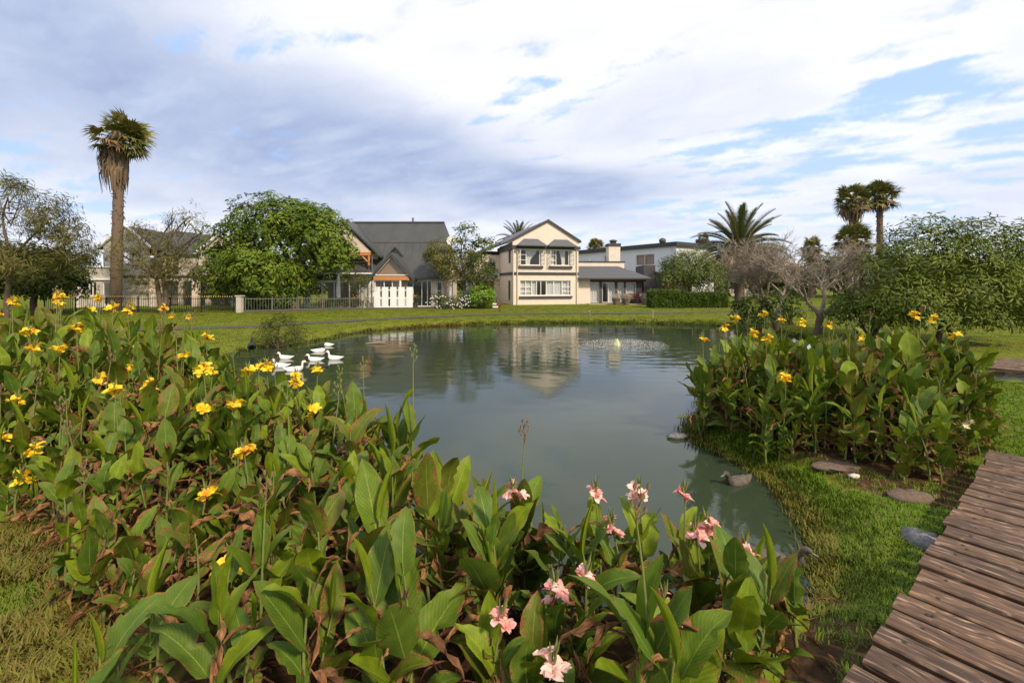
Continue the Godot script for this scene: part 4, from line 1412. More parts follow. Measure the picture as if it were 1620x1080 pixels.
	rl.tube([Vector3(-5.5, 3.6, .68), Vector3(-.15, 3.6, .68)], [.025, .025], 6)
	var ra := put("railing", rl.mesh(), M.darkframe, h)
	for i in 37:
		put("baluster", bits([[-5.5 + i * .147, -5.482 + i * .147, 2.741, 3.6, .672, .69]]).mesh(), M.darkframe, ra)
	var sp := MB.new()
	sp.tube([Vector3(-.2, 2.75, .1), Vector3(-.2, 4.1, .1)], [.05, .05], 8)
	put("post", sp.mesh(), M.greymetal, h)
	# glazed sun room under the balcony
	var sr := MB.new()
	sr.wall(-6.5, -.02, -.3, 2.15, .9, .12, [[-6.4, -5.3, .02, 2.05], [-4.95, -.2, .02, 2.05]])
	put("wall", sr.mesh(), M.white, h)
	window(h, I, -6.4, -5.3, .02, 2.05, .9, [-6.05, -5.65], [], M.frame, [], .07)
	window(h, I, -4.95, -.2, .02, 2.05, .9, [-3.9, -2.95, -1.75, -.95], [], M.frame, [[-.92, -.25], [-5, -4.9]], .07)
	# dish and vent pipe on the roof
	var ds := MB.new()
	ds.xf = Transform3D(Basis(Vector3.RIGHT, 1.25), Vector3(6.1, 5.35, -.6))
	ds.lathe([Vector2(0, 0), Vector2(.22, .02), Vector2(.40, .09), Vector2(.42, .11)], 16)
	var dish := put("satellite_dish", ds.mesh(), M.white, h)
	var dm2 := MB.new()
	dm2.tube([Vector3(6.1, 5.3, -.7), Vector3(5.75, 4.4, -1.3)], [.03, .03], 6)
	put("mast", dm2.mesh(), M.greymetal, dish)
	var vp := MB.new()
	vp.tube([Vector3(2.2, 7.1, -3.9), Vector3(2.2, 7.72, -3.9)], [.09, .09], 8)
	put("vent_pipe", vp.mesh(), M.greymetal, h)

func house_gabled() -> void:
	# taupe house with white bargeboards, half hidden by trees
	var h := thing("house", "taupe gabled house with white bargeboards behind the tall palm", "house", Vector3(-34.6, .3, -36.0), deg_to_rad(6))
	var I := Transform3D.IDENTITY
	var mb := MB.new()
	mb.wall(0, 3.0, -.3, 3.15, 0, .25, [[.95, 1.55, .9, 2.0], [2.0, 2.9, .2, 2.0]])
	put("wall", mb.mesh(), M.greige, h)
	put("parapet_cap", bits([[-.06, 3.06, 3.155, 3.27, -.3, .07]]).mesh(), M.white, h)
	put("ledge", bits([[-.05, 2.95, 2.16, 2.28, .003, .12]]).mesh(), M.white, h)
	window(h, I, .95, 1.55, .9, 2.0, 0, [1.25], [], M.frame)
	window(h, I, 2.0, 2.9, .2, 2.0, 0, [2.5], [], M.frame)
	for i in 8:
		put("quoin", bits([[-.03, .35 if i % 2 == 0 else .25, i * .36 - .1, i * .36 + .2, .003, .035]]).mesh(), M.white, h)
	# gable block behind
	var g := MB.new()
	g.wall(.9, 4.3, -.3, 5.1, -1.6, .25, [[1.9, 2.9, 3.5, 4.6]])
	g.prism([Vector2(.9, 5.1), Vector2(4.3, 5.1), Vector2(2.6, 6.55)], -1.85, -1.6)
	put("wall", g.mesh(), M.greige, h)
	window(h, I, 1.9, 2.9, 3.5, 4.6, -1.6, [2.4], [], M.frame)
	var b := MB.new()
	for q in [[.55, 4.85, 2.6, 6.72], [2.6, 6.72, 4.65, 4.85]]:
		b.tube([Vector3(q[0], q[1], -1.5), Vector3(q[2], q[3], -1.5)], [.14, .14], 4)
	put("bargeboard", b.mesh(), M.white, h)
	var r := MB.new()
	r.slab(Vector3(.5, 4.85, -1.55), Vector3(2.6, 6.7, -1.55), Vector3(2.6, 6.7, -9), Vector3(.5, 4.85, -9), .15)
	r.slab(Vector3(2.6, 6.7, -1.55), Vector3(4.7, 4.85, -1.55), Vector3(4.7, 4.85, -9), Vector3(2.6, 6.7, -9), .15)
	# long main roof to the second gable
	r.slab(Vector3(2.6, 4.4, -2.4), Vector3(12.2, 4.4, -2.4), Vector3(11.2, 5.95, -5), Vector3(4.0, 6.75, -5.2), .15)
	r.slab(Vector3(11.2, 5.95, -5), Vector3(12.2, 4.4, -8.4), Vector3(2.6, 4.4, -8.4), Vector3(4.0, 6.75, -5.2), .15)
	put("roof", r.mesh(), M.roof_a, h)
	var w2 := MB.new()
	w2.wall(4.3, 12.0, -.3, 4.45, -2.6, .25, [[4.9, 6.1, .0, 2.1], [6.5, 8.3, .0, 2.1], [8.8, 10.6, .0, 2.1], [5.0, 6.2, 2.6, 4.1]])
	w2.box(Vector3(.9, -.3, -9), Vector3(12, 4.4, -8.8))
	put("wall", w2.mesh(), M.greige, h)
	window(h, I, 5.0, 6.2, 2.6, 4.1, -2.6, [5.6], [], M.frame, [], .08, "balcony_door")
	for q in [[4.9, 6.1], [6.5, 8.3], [8.8, 10.6]]:
		window(h, I, q[0], q[1], 0, 2.1, -2.6, [(q[0] + q[1]) / 2.0], [], M.darkframe)
	put("floor_slab", bits([[.3, 11.9, -.25, -.02, -8.7, -.3]]).mesh(), M.room, h)
	put("partition", bits([[.3, 11.9, 0, 4.3, -6, -5.9]]).mesh(), M.room, h)
	# second gable
	var g2 := MB.new()
	g2.wall(8.4, 11.9, 2.4, 4.5, -1.4, .25, [[9.6, 10.7, 2.7, 4.0]])
	g2.prism([Vector2(8.4, 4.5), Vector2(11.9, 4.5), Vector2(10.15, 5.95)], -1.65, -1.4)
	put("wall", g2.mesh(), M.greige, h)
	window(h, I, 9.6, 10.7, 2.7, 4.0, -1.4, [10.15], [], M.frame)
	var b2 := MB.new()
	for q in [[8.1, 4.35, 10.15, 6.1], [10.15, 6.1, 12.2, 4.35]]:
		b2.tube([Vector3(q[0], q[1], -1.3), Vector3(q[2], q[3], -1.3)], [.14, .14], 4)
	put("bargeboard", b2.mesh(), M.white, h)
	var r2 := MB.new()
	r2.slab(Vector3(8.0, 4.3, -1.35), Vector3(10.15, 6.1, -1.35), Vector3(10.15, 6.1, -6), Vector3(8.0, 4.3, -6), .14)
	r2.slab(Vector3(10.15, 6.1, -1.35), Vector3(12.3, 4.3, -1.35), Vector3(12.3, 4.3, -6), Vector3(10.15, 6.1, -6), .14)
	put("roof", r2.mesh(), M.roof_a, h)
	for x in [5.4, 8.6, 11.6]:
		put("column", bits([[x, x + .45, -.3, 2.3, -.5, -.1]]).mesh(), M.cream2, h)
	put("pergola_beam", bits([[3.2, 12.2, 2.31, 2.45, -.45, -.25], [3.2, 12.2, 2.31, 2.45, -1.3, -1.1]]).mesh(), M.darkframe, h)
	for i in 15:
		put("pergola_rafter", bits([[3.4 + i * .6, 3.48 + i * .6, 2.455, 2.55, -2.5, .1]]).mesh(), M.darkframe, h)
	put("wall", bits([[12.3, 13.5, -.3, 3.5, -1.2, -.9]]).mesh(), M.greige, h)
	for i in 9:
		put("quoin", bits([[12.27, 12.62 if i % 2 == 0 else 12.5, i * .36 - .1, i * .36 + .2, -.897, -.86]]).mesh(), M.white, h)

func house_flat() -> void:
	# white flat-roofed house set behind, its front turned away
	var a := Vector3(9.2, .3, -63)
	var b := Vector3(18.05, .3, -50)
	var L := Vector2(b.x - a.x, b.z - a.z).length()
	var h := thing("house", "pale blue-white flat-roofed house with brown blinds behind the chimney", "house", a, -atan2(b.z - a.z, b.x - a.x))
	var I := Transform3D.IDENTITY
	var mb := MB.new()
	mb.wall(0, L, -.3, 6.05, 0, .25, [[4.9, 6.0, 4.75, 5.55], [10.1, 12.8, 4.05, 5.35]])
	mb.box(Vector3(L - .25, -.3, -7), Vector3(L, 6.05, -.25)); mb.box(Vector3(0, -.3, -7.2), Vector3(L, 6.05, -7)); mb.box(Vector3(0, -.3, -7), Vector3(.25, 6.05, -.25))
	put("wall", mb.mesh(), M.bluewhite, h)
	put("roof_slab", bits([[-.3, L + .3, 6.055, 6.5, -7.4, .3]]).mesh(), M.trim, h)
	window(h, I, 4.9, 6.0, 4.75, 5.55, 0, [5.45], [], M.frame, [[4.95, 5.95]], .06, "window", M.blind)
	window(h, I, 10.1, 12.8, 4.05, 5.35, 0, [11.4], [], M.frame, [[10.15, 11.3], [11.45, 12.75]], .06, "window", M.blind)
	pipe(h, 7.6, 0, 6.6, .1, M.greymetal)
	var v := MB.new()
	v.xf = Transform3D(Basis(), Vector3(12.4, 6.5, -2))
	v.lathe([Vector2(.18, 0), Vector2(.18, .15), Vector2(.33, .25), Vector2(.42, .45), Vector2(.36, .68), Vector2(.15, .8), Vector2(0, .82)], 14)
	put("roof_ventilator", v.mesh(), M.darkframe, h)
	var lp := MB.new()
	lp.xf = Transform3D(Basis(), Vector3(2.6, 5.0, .3))
	lp.lathe([Vector2(.05, -.9), Vector2(.05, 0), Vector2(.2, .02), Vector2(.2, .08), Vector2(0, .16)], 10)
	put("wall_lamp", lp.mesh(), M.white, h)
	# a distant pale house beyond the date palm
	var q := thing("house", "distant pale house with low sandy roof beyond the date palm", "house", Vector3(29.5, -.9, -72), 0.0)
	var qm := MB.new()
	qm.wall(0, 16, -.3, 5.9, 0, .3, [[3, 5, 3.4, 4.8], [7, 9, 3.4, 4.8], [11, 13, 3.4, 4.8]])
	qm.box(Vector3(0, -.3, -8), Vector3(16, 5.9, -7.7))
	put("wall", qm.mesh(), M.greige, q)
	for x in [3, 7, 11]:
		window(q, I, x, x + 2, 3.4, 4.8, 0, [x + 1.0], [], M.frame, [], .1)
	var qr := MB.new()
	qr.slab(Vector3(-.5, 5.95, .5), Vector3(16.5, 5.95, .5), Vector3(14, 7.6, -4), Vector3(2, 7.6, -4), .2)
	qr.slab(Vector3(14, 7.6, -4), Vector3(16.5, 5.95, -8.5), Vector3(-.5, 5.95, -8.5), Vector3(2, 7.6, -4), .2)
	put("roof", qr.mesh(), M.terrace, q)

# ------------------------------------------------------------------ fences
func picket_fence(label: String, a: Vector2, b: Vector2, height: float, step: float, m: Material, tip: bool, group: String) -> void:
	var L := a.distance_to(b)
	var f := thing("fence", label, "fence", Vector3(a.x, .27, -a.y), atan2(b.y - a.y, b.x - a.x), group)
	var rod := MB.new()
	rod.box(Vector3(-.009, 0, -.009), Vector3(.009, height, .009))
	var mesh := rod.mesh(m)
	if tip:
		var tp := MB.new()
		tp.xf = Transform3D(Basis(), Vector3(0, height + .001, 0))
		tp.lathe([Vector2(.02, 0), Vector2(.026, .03), Vector2(.0, .10)], 6)
		mesh.add_surface_from_arrays(Mesh.PRIMITIVE_TRIANGLES, tp.mesh().surface_get_arrays(0))
		mesh.surface_set_material(1, M.gold)
	var n := int(L / step)
	for i in n + 1:
		put("picket", mesh, null, f, Transform3D(Basis(), Vector3(i * step, 0, 0)))
	for y in [.1, height - .12]:
		put("rail", bits([[0, L, y, y + .035, -.018, .018]]).mesh(), m, f)
	var k := 0.0
	while k <= L + .01:
		put("post", bits([[k - .025, k + .025, -.1, height + .02, -.06, -.0185]]).mesh(), m, f)
		k += L / ceilf(L / 2.2)

func make_fences() -> void:
	picket_fence("black iron fence with gold tips before the taupe house", Vector2(-31.5, 30.6), Vector2(-18.4, 30.0), 1.0, .155, M.black, true, "")
	var pil := thing("gate_pillar", "cream gate pillar between black fence and grey railing", "pillar", Vector3(-17.9, .2, -29.9))
	put("shaft", bits([[-.16, .16, 0, 1.12, -.16, .16]]).mesh(), M.greige, pil)
	put("cap", bits([[-.22, .22, 1.121, 1.19, -.2, .2]]).mesh(), M.greige, pil)
	put("hinge_post", bits([[-.29, -.20, 0, 1.16, -.05, .05]]).mesh(), M.black, pil)
	picket_fence("grey steel railing under the big green tree", Vector2(-17.6, 30.0), Vector2(-13.5, 32.4), .98, .17, M.greymetal, false, "")
	picket_fence("grey steel railing before the clipped low hedge of the dark-roofed house", Vector2(-13.4, 32.45), Vector2(-10.35, 34.0), .92, .16, M.greymetal, false, "")
	picket_fence("short black railing between white gate and rose bush", Vector2(-7.25, 34.4), Vector2(-1.2, 35.0), .80, .15, M.black, false, "")
	# low dark plinth with pale stones under the railings
	var c := MB.new()
	for q in [[Vector2(-17.6, 29.9), Vector2(-10.3, 33.9)], [Vector2(-10.3, 33.95), Vector2(-1.2, 34.9)]]:
		var a: Vector2 = q[0]
		var b: Vector2 = q[1]
		var u := (b - a).normalized()
		c.xf = Transform3D(Basis(Vector3.UP, atan2(u.y, u.x)), Vector3(a.x, .2, -a.y))
		c.box(Vector3(0, 0, -.02), Vector3(a.distance_to(b), .16, .14))
	var k := put("plinth", c.mesh(), M.darkwall, self)
	tag(k, "low dark plinth running under the grey and black railings", "plinth")
	# white gate of five broad boards
	var gt := thing("gate", "white gate of five broad upright boards before the porch", "gate", Vector3(-10.42, .34, -34.3), deg_to_rad(3))
	for i in 5:
		put("board", bits([[i * .61, i * .61 + .47, .03, 1.58, 0, .04]]).mesh(), M.white, gt)
	put("rail", bits([[0, 2.9, .68, .80, -.05, -.002], [0, 2.9, .03, .14, -.05, -.002], [0, 2.9, 1.3, 1.38, -.05, -.002]]).mesh(), M.white, gt)

# ------------------------------------------------------------------ trees and shrubs
var sprays := {}

# a twig with leaves; style sets leaf shape and spread. Leaf count stays small, crowns use thousands of sprays
func spray_mesh(leaves: int, size: float, lw: float, ll: float, flat: float, droop: float, seed_: int) -> ArrayMesh:
	var r := RandomNumberGenerator.new()
	r.seed = seed_
	var mb := MB.new()
	for i in leaves:
		var t := (i + r.randf()) / leaves
		var a := r.randf() * TAU
		var out := Vector3(cos(a), r.randf_range(-.5, .9) * (1.0 - flat) + .1, sin(a)).normalized()
		var at := Vector3(0, t * size * .6, 0) * (1.0 - flat) + out * size * r.randf_range(.1, .55)
		var dir := (out + Vector3(r.randf_range(-.4, .4), r.randf_range(-.4, .3) - droop, r.randf_range(-.4, .4))).normalized()
		var side := dir.cross(Vector3(r.randf_range(-.5, .5), 1, r.randf_range(-.5, .5))).normalized()
		var nn := side.cross(dir).normalized()
		var L := ll * r.randf_range(.7, 1.2)
		var w := lw * r.randf_range(.7, 1.2)
		var k := r.randf_range(.72, 1.2)
		mb.col = Color(k, k * r.randf_range(.95, 1.06), k * .9)
		var b := mb.vert(at, nn); mb.vert(at + dir * L * .45 + side * w * .5 + nn * w * .12, nn); mb.vert(at + dir * L - nn * L * .12, nn); mb.vert(at + dir * L * .45 - side * w * .5 + nn * w * .12, nn)
		mb.idx.append_array(PackedInt32Array([b, b + 2, b + 1, b, b + 3, b + 2]))
	return mb.mesh()

# crown over ellipsoids [centre, radii]; sprays sit mostly on the outside, in clumps with gaps between
func crown_xf(lobes: Array, per_m2: float, size: float, gap: float, seed_: int, lean := Vector3.ZERO, floor_ := -9.0) -> Array:
	var f := FastNoiseLite.new()
	f.seed = seed_
	f.frequency = .55
	f.fractal_octaves = 2
	var xs := []
	for lb in lobes:
		var c: Vector3 = lb[0]
		var r: Vector3 = lb[1]
		var area := 4.0 * PI * pow((pow(r.x * r.y, 1.6) + pow(r.x * r.z, 1.6) + pow(r.y * r.z, 1.6)) / 3.0, 1.0 / 1.6)
		for i in int(area * per_m2):
			var z := rf(-1, 1)
			var a := rf(0, TAU)
			var q := sqrt(1.0 - z * z)
			var u := Vector3(q * cos(a), z, q * sin(a))
			var k := 1.0 - .55 * pow(rng.randf(), 1.8)
			k += f.get_noise_3d(u.x * 5.0 + c.x, u.y * 5.0 + c.y, u.z * 5.0 + c.z) * .30
			var p := c + u * k * r
			if p.y < floor_: continue
			if f.get_noise_3d(p.x * 1.6 / size, p.y * 1.9 / size, p.z * 1.6 / size) < gap: continue
			var up := (u * .8 + Vector3(rf(-.5, .5), .55, rf(-.5, .5)) + lean).normalized()
			var sx := up.cross(Vector3(rf(-1, 1), rf(-1, 1), rf(-1, 1))).normalized()
			var s := size * rf(.75, 1.25)
			xs.append(Transform3D(Basis(sx, up, sx.cross(up)) * Basis.from_scale(Vector3(s, s, s)), p))
	return xs

func tints(n: int, a: Color, b: Color) -> Array:
	var out := []
	for i in n:
		out.append(a.lerp(b, rng.randf()) * rf(.85, 1.12))
	return out

func crown(parent: Node3D, called: String, spray: String, lobes: Array, per_m2: float, size: float, gap: float, a: Color, b: Color, seed_: int, lean := Vector3.ZERO, m: Material = null) -> void:
	var local := []
	for lb in lobes:
		local.append([lb[0] - parent.position, lb[1]])
	var xs := crown_xf(local, per_m2, size, gap, seed_, lean, .05)
	scatter(called, sprays[spray], m if m else M.leaf, xs, tints(xs.size(), a, b), parent)

# ellipsoid from photo pixels: centre (px, py) at distance d, half sizes in pixels, depth as share of width
func lobe(px: float, py: float, d: float, rx: float, ry: float, deep := .9) -> Array:
	return [P(px, py, d), Vector3(rx * d / F, ry * d / F, rx * d / F * deep)]

func limb(mb: MB, a: Vector3, b: Vector3, r0: float, r1: float, bend := .12, sides := 7) -> void:
	var pts := []
	var rad := []
	var L := (b - a).length()
	var off := Vector3(rf(-1, 1), rf(-.3, 1), rf(-1, 1)) * L * bend
	for i in 6:
		var t := i / 5.0
		pts.append(a.lerp(b, t) + off * sin(t * PI) + Vector3(rf(-1, 1), 0, rf(-1, 1)) * r0 * .25)
		rad.append(lerpf(r0, r1, t))
	mb.tube(pts, rad, sides, false)

# trunk from the foot to a fork, limbs to the lobes
func wood(parent: Node3D, fork: Vector3, lobes: Array, r: float, m: Material, feet := 1) -> void:
	var mb := MB.new()
	var o := parent.position
	for k in feet:
		var foot := Vector3(rf(-.5, .5) * (feet - 1), -.15, rf(-.3, .3) * (feet - 1))
		limb(mb, foot, fork - o + Vector3(rf(-.3, .3), 0, 0) * (feet - 1), r, r * .7, .06, 9)
	put("trunk", mb.mesh(), m, parent)
	for lb in lobes:
		var lm := MB.new()
		var c: Vector3 = lb[0] - o
		limb(lm, fork - o, c, r * .55, r * .22)
		for q in 4:
			limb(lm, c.lerp(fork - o, rf(.1, .5)), c + Vector3(rf(-.8, .8), rf(-.2, .8), rf(-.8, .8)) * lb[1], r * .22, r * .06, .15, 5)
		put("limb", lm.mesh(), m, parent)

func tree(called: String, label: String, base: Vector3, fork: Vector3, lobes: Array, r: float, spray: String, per: float, size: float, gap: float, a: Color, b: Color, seed_: int, bark: Material, lean := Vector3.ZERO, feet := 1, group := "") -> Node3D:
	var t := thing(called, label, "tree", base, 0.0, group)
	wood(t, fork, lobes, r, bark, feet)
	crown(t, "crown", spray, lobes, per, size, gap, a, b, seed_, lean)
	return t

func shrub(label: String, base: Vector3, lobes: Array, spray: String, per: float, size: float, gap: float, a: Color, b: Color, seed_: int, category := "shrub", called := "shrub", m: Material = null) -> Node3D:
	var t := thing(called, label, category, base)
	var mb := MB.new()
	for lb in lobes:
		for k in 4:
			limb(mb, Vector3(rf(-.15, .15), -.1, rf(-.15, .15)), lb[0] - base + Vector3(rf(-.6, .6), rf(-.4, .6), rf(-.6, .6)) * lb[1], .035, .01, .1, 5)
	put("stem", mb.mesh(), M.bark, t)
	crown(t, "foliage", spray, lobes, per, size, gap, a, b, seed_, Vector3.ZERO, m)
	return t

func at_ground(px: float, d: float) -> Vector3:
	var x := (px - 810.0) / F * d
	return Vector3(x, ground_y(x, d), -d)

# leafless tree: repeated forking
func bare_branch(mb: MB, a: Vector3, dir: Vector3, L: float, r: float, level: int, spread: float) -> void:
	var pts := [a]
	var rad := [r]
	var p := a
	var d := dir
	var n := 4 if level > 3 else 3
	for i in n:
		d = (d + Vector3(rf(-.25, .25), rf(-.12, .24), rf(-.25, .25))).normalized()
		p += d * L / n
		pts.append(p); rad.append(lerpf(r, r * .62, (i + 1.0) / n))
	mb.tube(pts, rad, 7 if level > 4 else (5 if level > 2 else 3), false)
	if level <= 0: return
	var kids := 3 if level > 2 else 4
	for k in kids:
		var ax := d.cross(Vector3(rf(-1, 1), rf(-1, 1), rf(-1, 1))).normalized()
		var nd := d.rotated(ax, spread * rf(.5, 1.25))
		nd.y = nd.y * .72 + .05
		var from: Vector3 = pts[n] if k < 2 else pts[n - 1]
		bare_branch(mb, from, nd.normalized(), L * rf(.60, .86), maxf(r * .62, .0062), level - 1, spread)
	return

func bare_tree(label: String, base: Vector3, limbs: Array, r: float, level: int, spread: float) -> void:
	var t := thing("bare_tree", label, "tree", base)
	var tr := MB.new()
	var top := Vector3(rf(-.1, .1), .75, 0)
	limb(tr, Vector3(0, -.15, 0), top, r, r * .8, .12, 9)
	put("trunk", tr.mesh(), M.bark, t)
	for q in limbs:
		var mb := MB.new()
		bare_branch(mb, top + Vector3(0, rf(-.25, 0), 0), q[0].normalized(), q[1], r * .55, level, spread)
		put("branch", mb.mesh(), M.twig, t)

func make_trees() -> void:
	sprays.broad = spray_mesh(16, 1.0, .22, .42, .15, .1, 1)
	sprays.fern = spray_mesh(22, 1.0, .13, .38, .78, .05, 2)
	sprays.willow = spray_mesh(20, 1.0, .055, .55, .2, .45, 3)
	sprays.fine = spray_mesh(26, 1.0, .10, .24, .1, 0.0, 4)
	sprays.long = spray_mesh(14, 1.0, .13, .62, .1, .15, 5)
	# big spreading green tree before the houses
	var b := at_ground(462, 33.0)
	var lb := [lobe(430, 348, 33, 66, 38, .75), lobe(375, 395, 33, 52, 48, .8), lobe(500, 372, 33, 54, 42, .8), lobe(350, 432, 33, 38, 36, .8), lobe(412, 430, 32, 62, 38, .8), lobe(527, 402, 33, 36, 32, .8), lobe(480, 345, 34, 50, 26, .8), lobe(470, 432, 34, 34, 26)]
	tree("spreading_tree", "big spreading bright green tree behind the grey railing", b, P(466, 425, 33.2), lb, .34, "fern", 6.5, .78, -.16, Color(.085, .155, .014), Color(.19, .245, .028), 11, M.bark)
	shrub("rounded shrub flecked with pale flowers under the big spreading tree", at_ground(440, 33.2), [lobe(436, 462, 33.4, 48, 24), lobe(400, 470, 33.6, 30, 18)], "broad", 9, .5, -.2, Color(.075, .145, .014), Color(.15, .21, .028), 12)
	# windswept willowy trees at the edge
	b = at_ground(10, 25.0)
	lb = [lobe(12, 312, 25, 26, 28), lobe(76, 350, 25, 36, 36), lobe(114, 394, 25, 27, 36), lobe(44, 418, 25, 48, 26), lobe(-60, 370, 25, 45, 60)]
	tree("willow_tree", "dark windswept willowy tree with bare limbs showing, beside the taupe house", b, P(20, 405, 25), lb, .15, "willow", 10.0, .66, .0, Color(.075, .085, .018), Color(.17, .15, .04), 13, M.bark, Vector3(.5, -.1, 0))
	tree("evergreen_tree", "low dark evergreen tree closing the view under the willowy tree", at_ground(50, 29.0), P(50, 450, 29), [lobe(48, 432, 29, 70, 34), lobe(-60, 420, 29, 80, 44), lobe(100, 448, 29.5, 34, 20)], .2, "broad", 7.0, .6, -.25, Color(.05, .08, .014), Color(.09, .12, .024), 14, M.bark)
	b = at_ground(256, 29.0)
	lb = [lobe(256, 402, 29, 44, 40), lobe(192, 402, 29, 27, 36), lobe(285, 425, 29, 30, 36), lobe(222, 378, 29, 26, 22), lobe(240, 440, 29, 34, 26), lobe(275, 347, 29, 8, 25, 1.2), lobe(301, 342, 29, 12, 22, 1.2), lobe(318, 368, 29, 10, 16, 1.2), lobe(218, 358, 29, 6, 11, 1.2)]
	tree("willow_tree", "feathery olive willowy tree with two trunks before the taupe house", b, P(250, 440, 29), lb, .16, "willow", 6.5, .50, .0, Color(.10, .105, .022), Color(.22, .185, .055), 15, M.bark, Vector3(.55, -.15, 0), 2)
	# garden trees beside the dark roofed house
	b = at_ground(738, 35.6)
	lb = [lobe(737, 366, 35.6, 17, 16), lobe(752, 392, 35.6, 22, 18), lobe(726, 392, 35.6, 16, 14), lobe(772, 390, 35.8, 12, 10), lobe(740, 412, 35.8, 22, 14)]
	tree("slender_tree", "slender open tree with pale forked trunk beside the dark roof", b, P(732, 420, 35.6), lb, .13, "broad", 5.0, .55, .05, Color(.075, .12, .02), Color(.14, .17, .04), 16, M.palebark, Vector3.ZERO, 2)
	tree("rounded_tree", "rounded yellow-olive tree against the charcoal roof", at_ground(706, 35.2), P(704, 450, 35.2), [lobe(698, 404, 35.2, 26, 24), lobe(716, 424, 35.2, 20, 26), lobe(684, 402, 35.2, 12, 12)], .12, "fine", 13, .5, -.25, Color(.14, .15, .035), Color(.22, .20, .06), 17, M.bark)
	tree("small_tree", "dark olive small tree beside the cream house's side wall", at_ground(757, 35.0), P(757, 460, 35), [lobe(757, 428, 35, 27, 26), lobe(772, 442, 35, 16, 18), lobe(742, 440, 35, 16, 18)], .1, "fine", 12, .5, -.2, Color(.06, .085, .018), Color(.12, .14, .035), 18, M.bark)
	shrub("bright lime-green rounded shrub behind the black railing", at_ground(762, 34.3), [lobe(762, 466, 34.3, 21, 14), lobe(748, 472, 34.3, 12, 10), lobe(774, 474, 34.3, 10, 12)], "broad", 20, .34, -.35, Color(.12, .24, .012), Color(.20, .31, .03), 19)
	shrub("blue-grey leafy shrub between rose bush and lime-green shrub", at_ground(737, 34.4), [lobe(737, 472, 34.5, 10, 13)], "fine", 22, .34, -.3, Color(.09, .13, .11), Color(.15, .19, .16), 20)
	# clipped hedge and round bush
	for q in [["tall clipped dark green hedge beside the garden room terrace", 1033.0, 1080.0, 462.0, 35.0, 36.2], ["lower clipped hedge continuing towards the bare trees", 1080.0, 1150.0, 466.0, 35.4, 37.0]]:
		var t := thing("hedge", q[0], "hedge", at_ground((q[1] + q[2]) / 2.0, q[4]))
		var x0: float = (q[1] - 810.0) / F * q[4] - t.position.x
		var x1: float = (q[2] - 810.0) / F * q[4] - t.position.x
		var hh: float = EYE - (q[3] - 450.0) / F * q[4] - t.position.y
		var xs := []
		for k in 2600:
			var face := rng.randi() % 4
			var p := Vector3(rf(x0, x1), rf(.02, hh), rf(-1.0, 0))
			if face < 2: p.z = rf(-.12, .03)
			elif face == 2: p.y = hh + rf(-.12, .03)
			else: p.x = (x0 if rng.randf() < .5 else x1) + rf(-.04, .04)
			xs.append(Transform3D(Basis(Vector3(rf(-1, 1), rf(-1, 1), rf(-1, 1)).normalized(), rf(0, TAU)) * Basis.from_scale(Vector3.ONE * rf(.2, .32)), p))
		put("stem", bits([[x0 + .08, x1 - .08, 0, hh - .1, -.9, -.1]]).mesh(), M.bark, t)
		scatter("foliage", sprays.broad, M.leaf, xs, tints(xs.size(), Color(.05, .10, .012), Color(.11, .16, .022)), t)
	tree("round_bush_tree", "dense rounded green tree beside the white flat-roofed house", at_ground(1092, 39.0), P(1092, 450, 39), [lobe(1092, 424, 39, 38, 26), lobe(1070, 440, 39, 24, 22), lobe(1118, 440, 39, 30, 26)], .2, "fine", 10, .6, -.3, Color(.085, .125, .024), Color(.17, .205, .055), 21, M.bark)
	tree("grey_green_tree", "grey-green tree behind the rounded tree", at_ground(1066, 43.0), P(1066, 440, 43), [lobe(1060, 428, 43, 16, 18), lobe(1080, 410, 43, 16, 10)], .15, "fine", 9, .6, -.2, Color(.05, .075, .03), Color(.09, .12, .05), 22, M.bark)
	# leafless trees on the far bank
	bare_tree("leafless tree with dense tan twigs leaning over the pond bank", at_ground(1228, 20.0), [[Vector3(-1, .6, .2), 1.2], [Vector3(-.45, .8, -.3), 1.15], [Vector3(.35, .8, .2), 1.1], [Vector3(-1, .3, .1), 1.25]], .16, 6, .60)
	bare_tree("leafless tree with dark crooked trunk and wide grey twigs", at_ground(1292, 17.2), [[Vector3(.9, .65, .2), 1.1], [Vector3(-.6, .75, -.2), .95], [Vector3(.3, .85, .3), .95], [Vector3(1, .34, -.2), 1.15]], .15, 6, .58)
	# big bushy tree and the shrubs round it
	b = at_ground(1500, 14.5)
	lb = [lobe(1470, 398, 14.5, 66, 50, .8), lobe(1560, 402, 14.5, 68, 52, .8), lobe(1412, 430, 14.8, 44, 42, .8), lobe(1620, 420, 14.5, 60, 56, .8), lobe(1540, 462, 13.8, 70, 40, .8), lobe(1450, 470, 14.0, 56, 34, .8), lobe(1610, 486, 13.5, 44, 26, .8), lobe(1490, 496, 13.7, 60, 22, .8), lobe(1575, 496, 13.5, 50, 20, .8), lobe(1405, 488, 14.4, 40, 26, .8)]
	tree("bushy_tree", "large bushy olive-green tree spreading low over the lawn", b, P(1496, 478, 14.5), lb, .085, "long", 24.0, .27, -.20, Color(.10, .15, .018), Color(.215, .26, .042), 23, M.bark, Vector3(.25, 0, 0), 2)
	shrub("spreading dark green shrub between leafless tree and bushy tree", at_ground(1375, 15.5), [lobe(1385, 482, 15.5, 50, 30), lobe(1340, 492, 15.5, 26, 20), lobe(1425, 480, 15.4, 36, 30)], "long", 26, .27, -.25, Color(.07, .12, .014), Color(.16, .21, .032), 24)
	shrub("leafy green shrub at the foot of the leaning leafless tree", at_ground(1200, 19.0), [lobe(1200, 492, 19, 34, 20), lobe(1180, 482, 19.4, 18, 14)], "broad", 13, .36, -.15, Color(.045, .085, .012), Color(.11, .15, .025), 25)
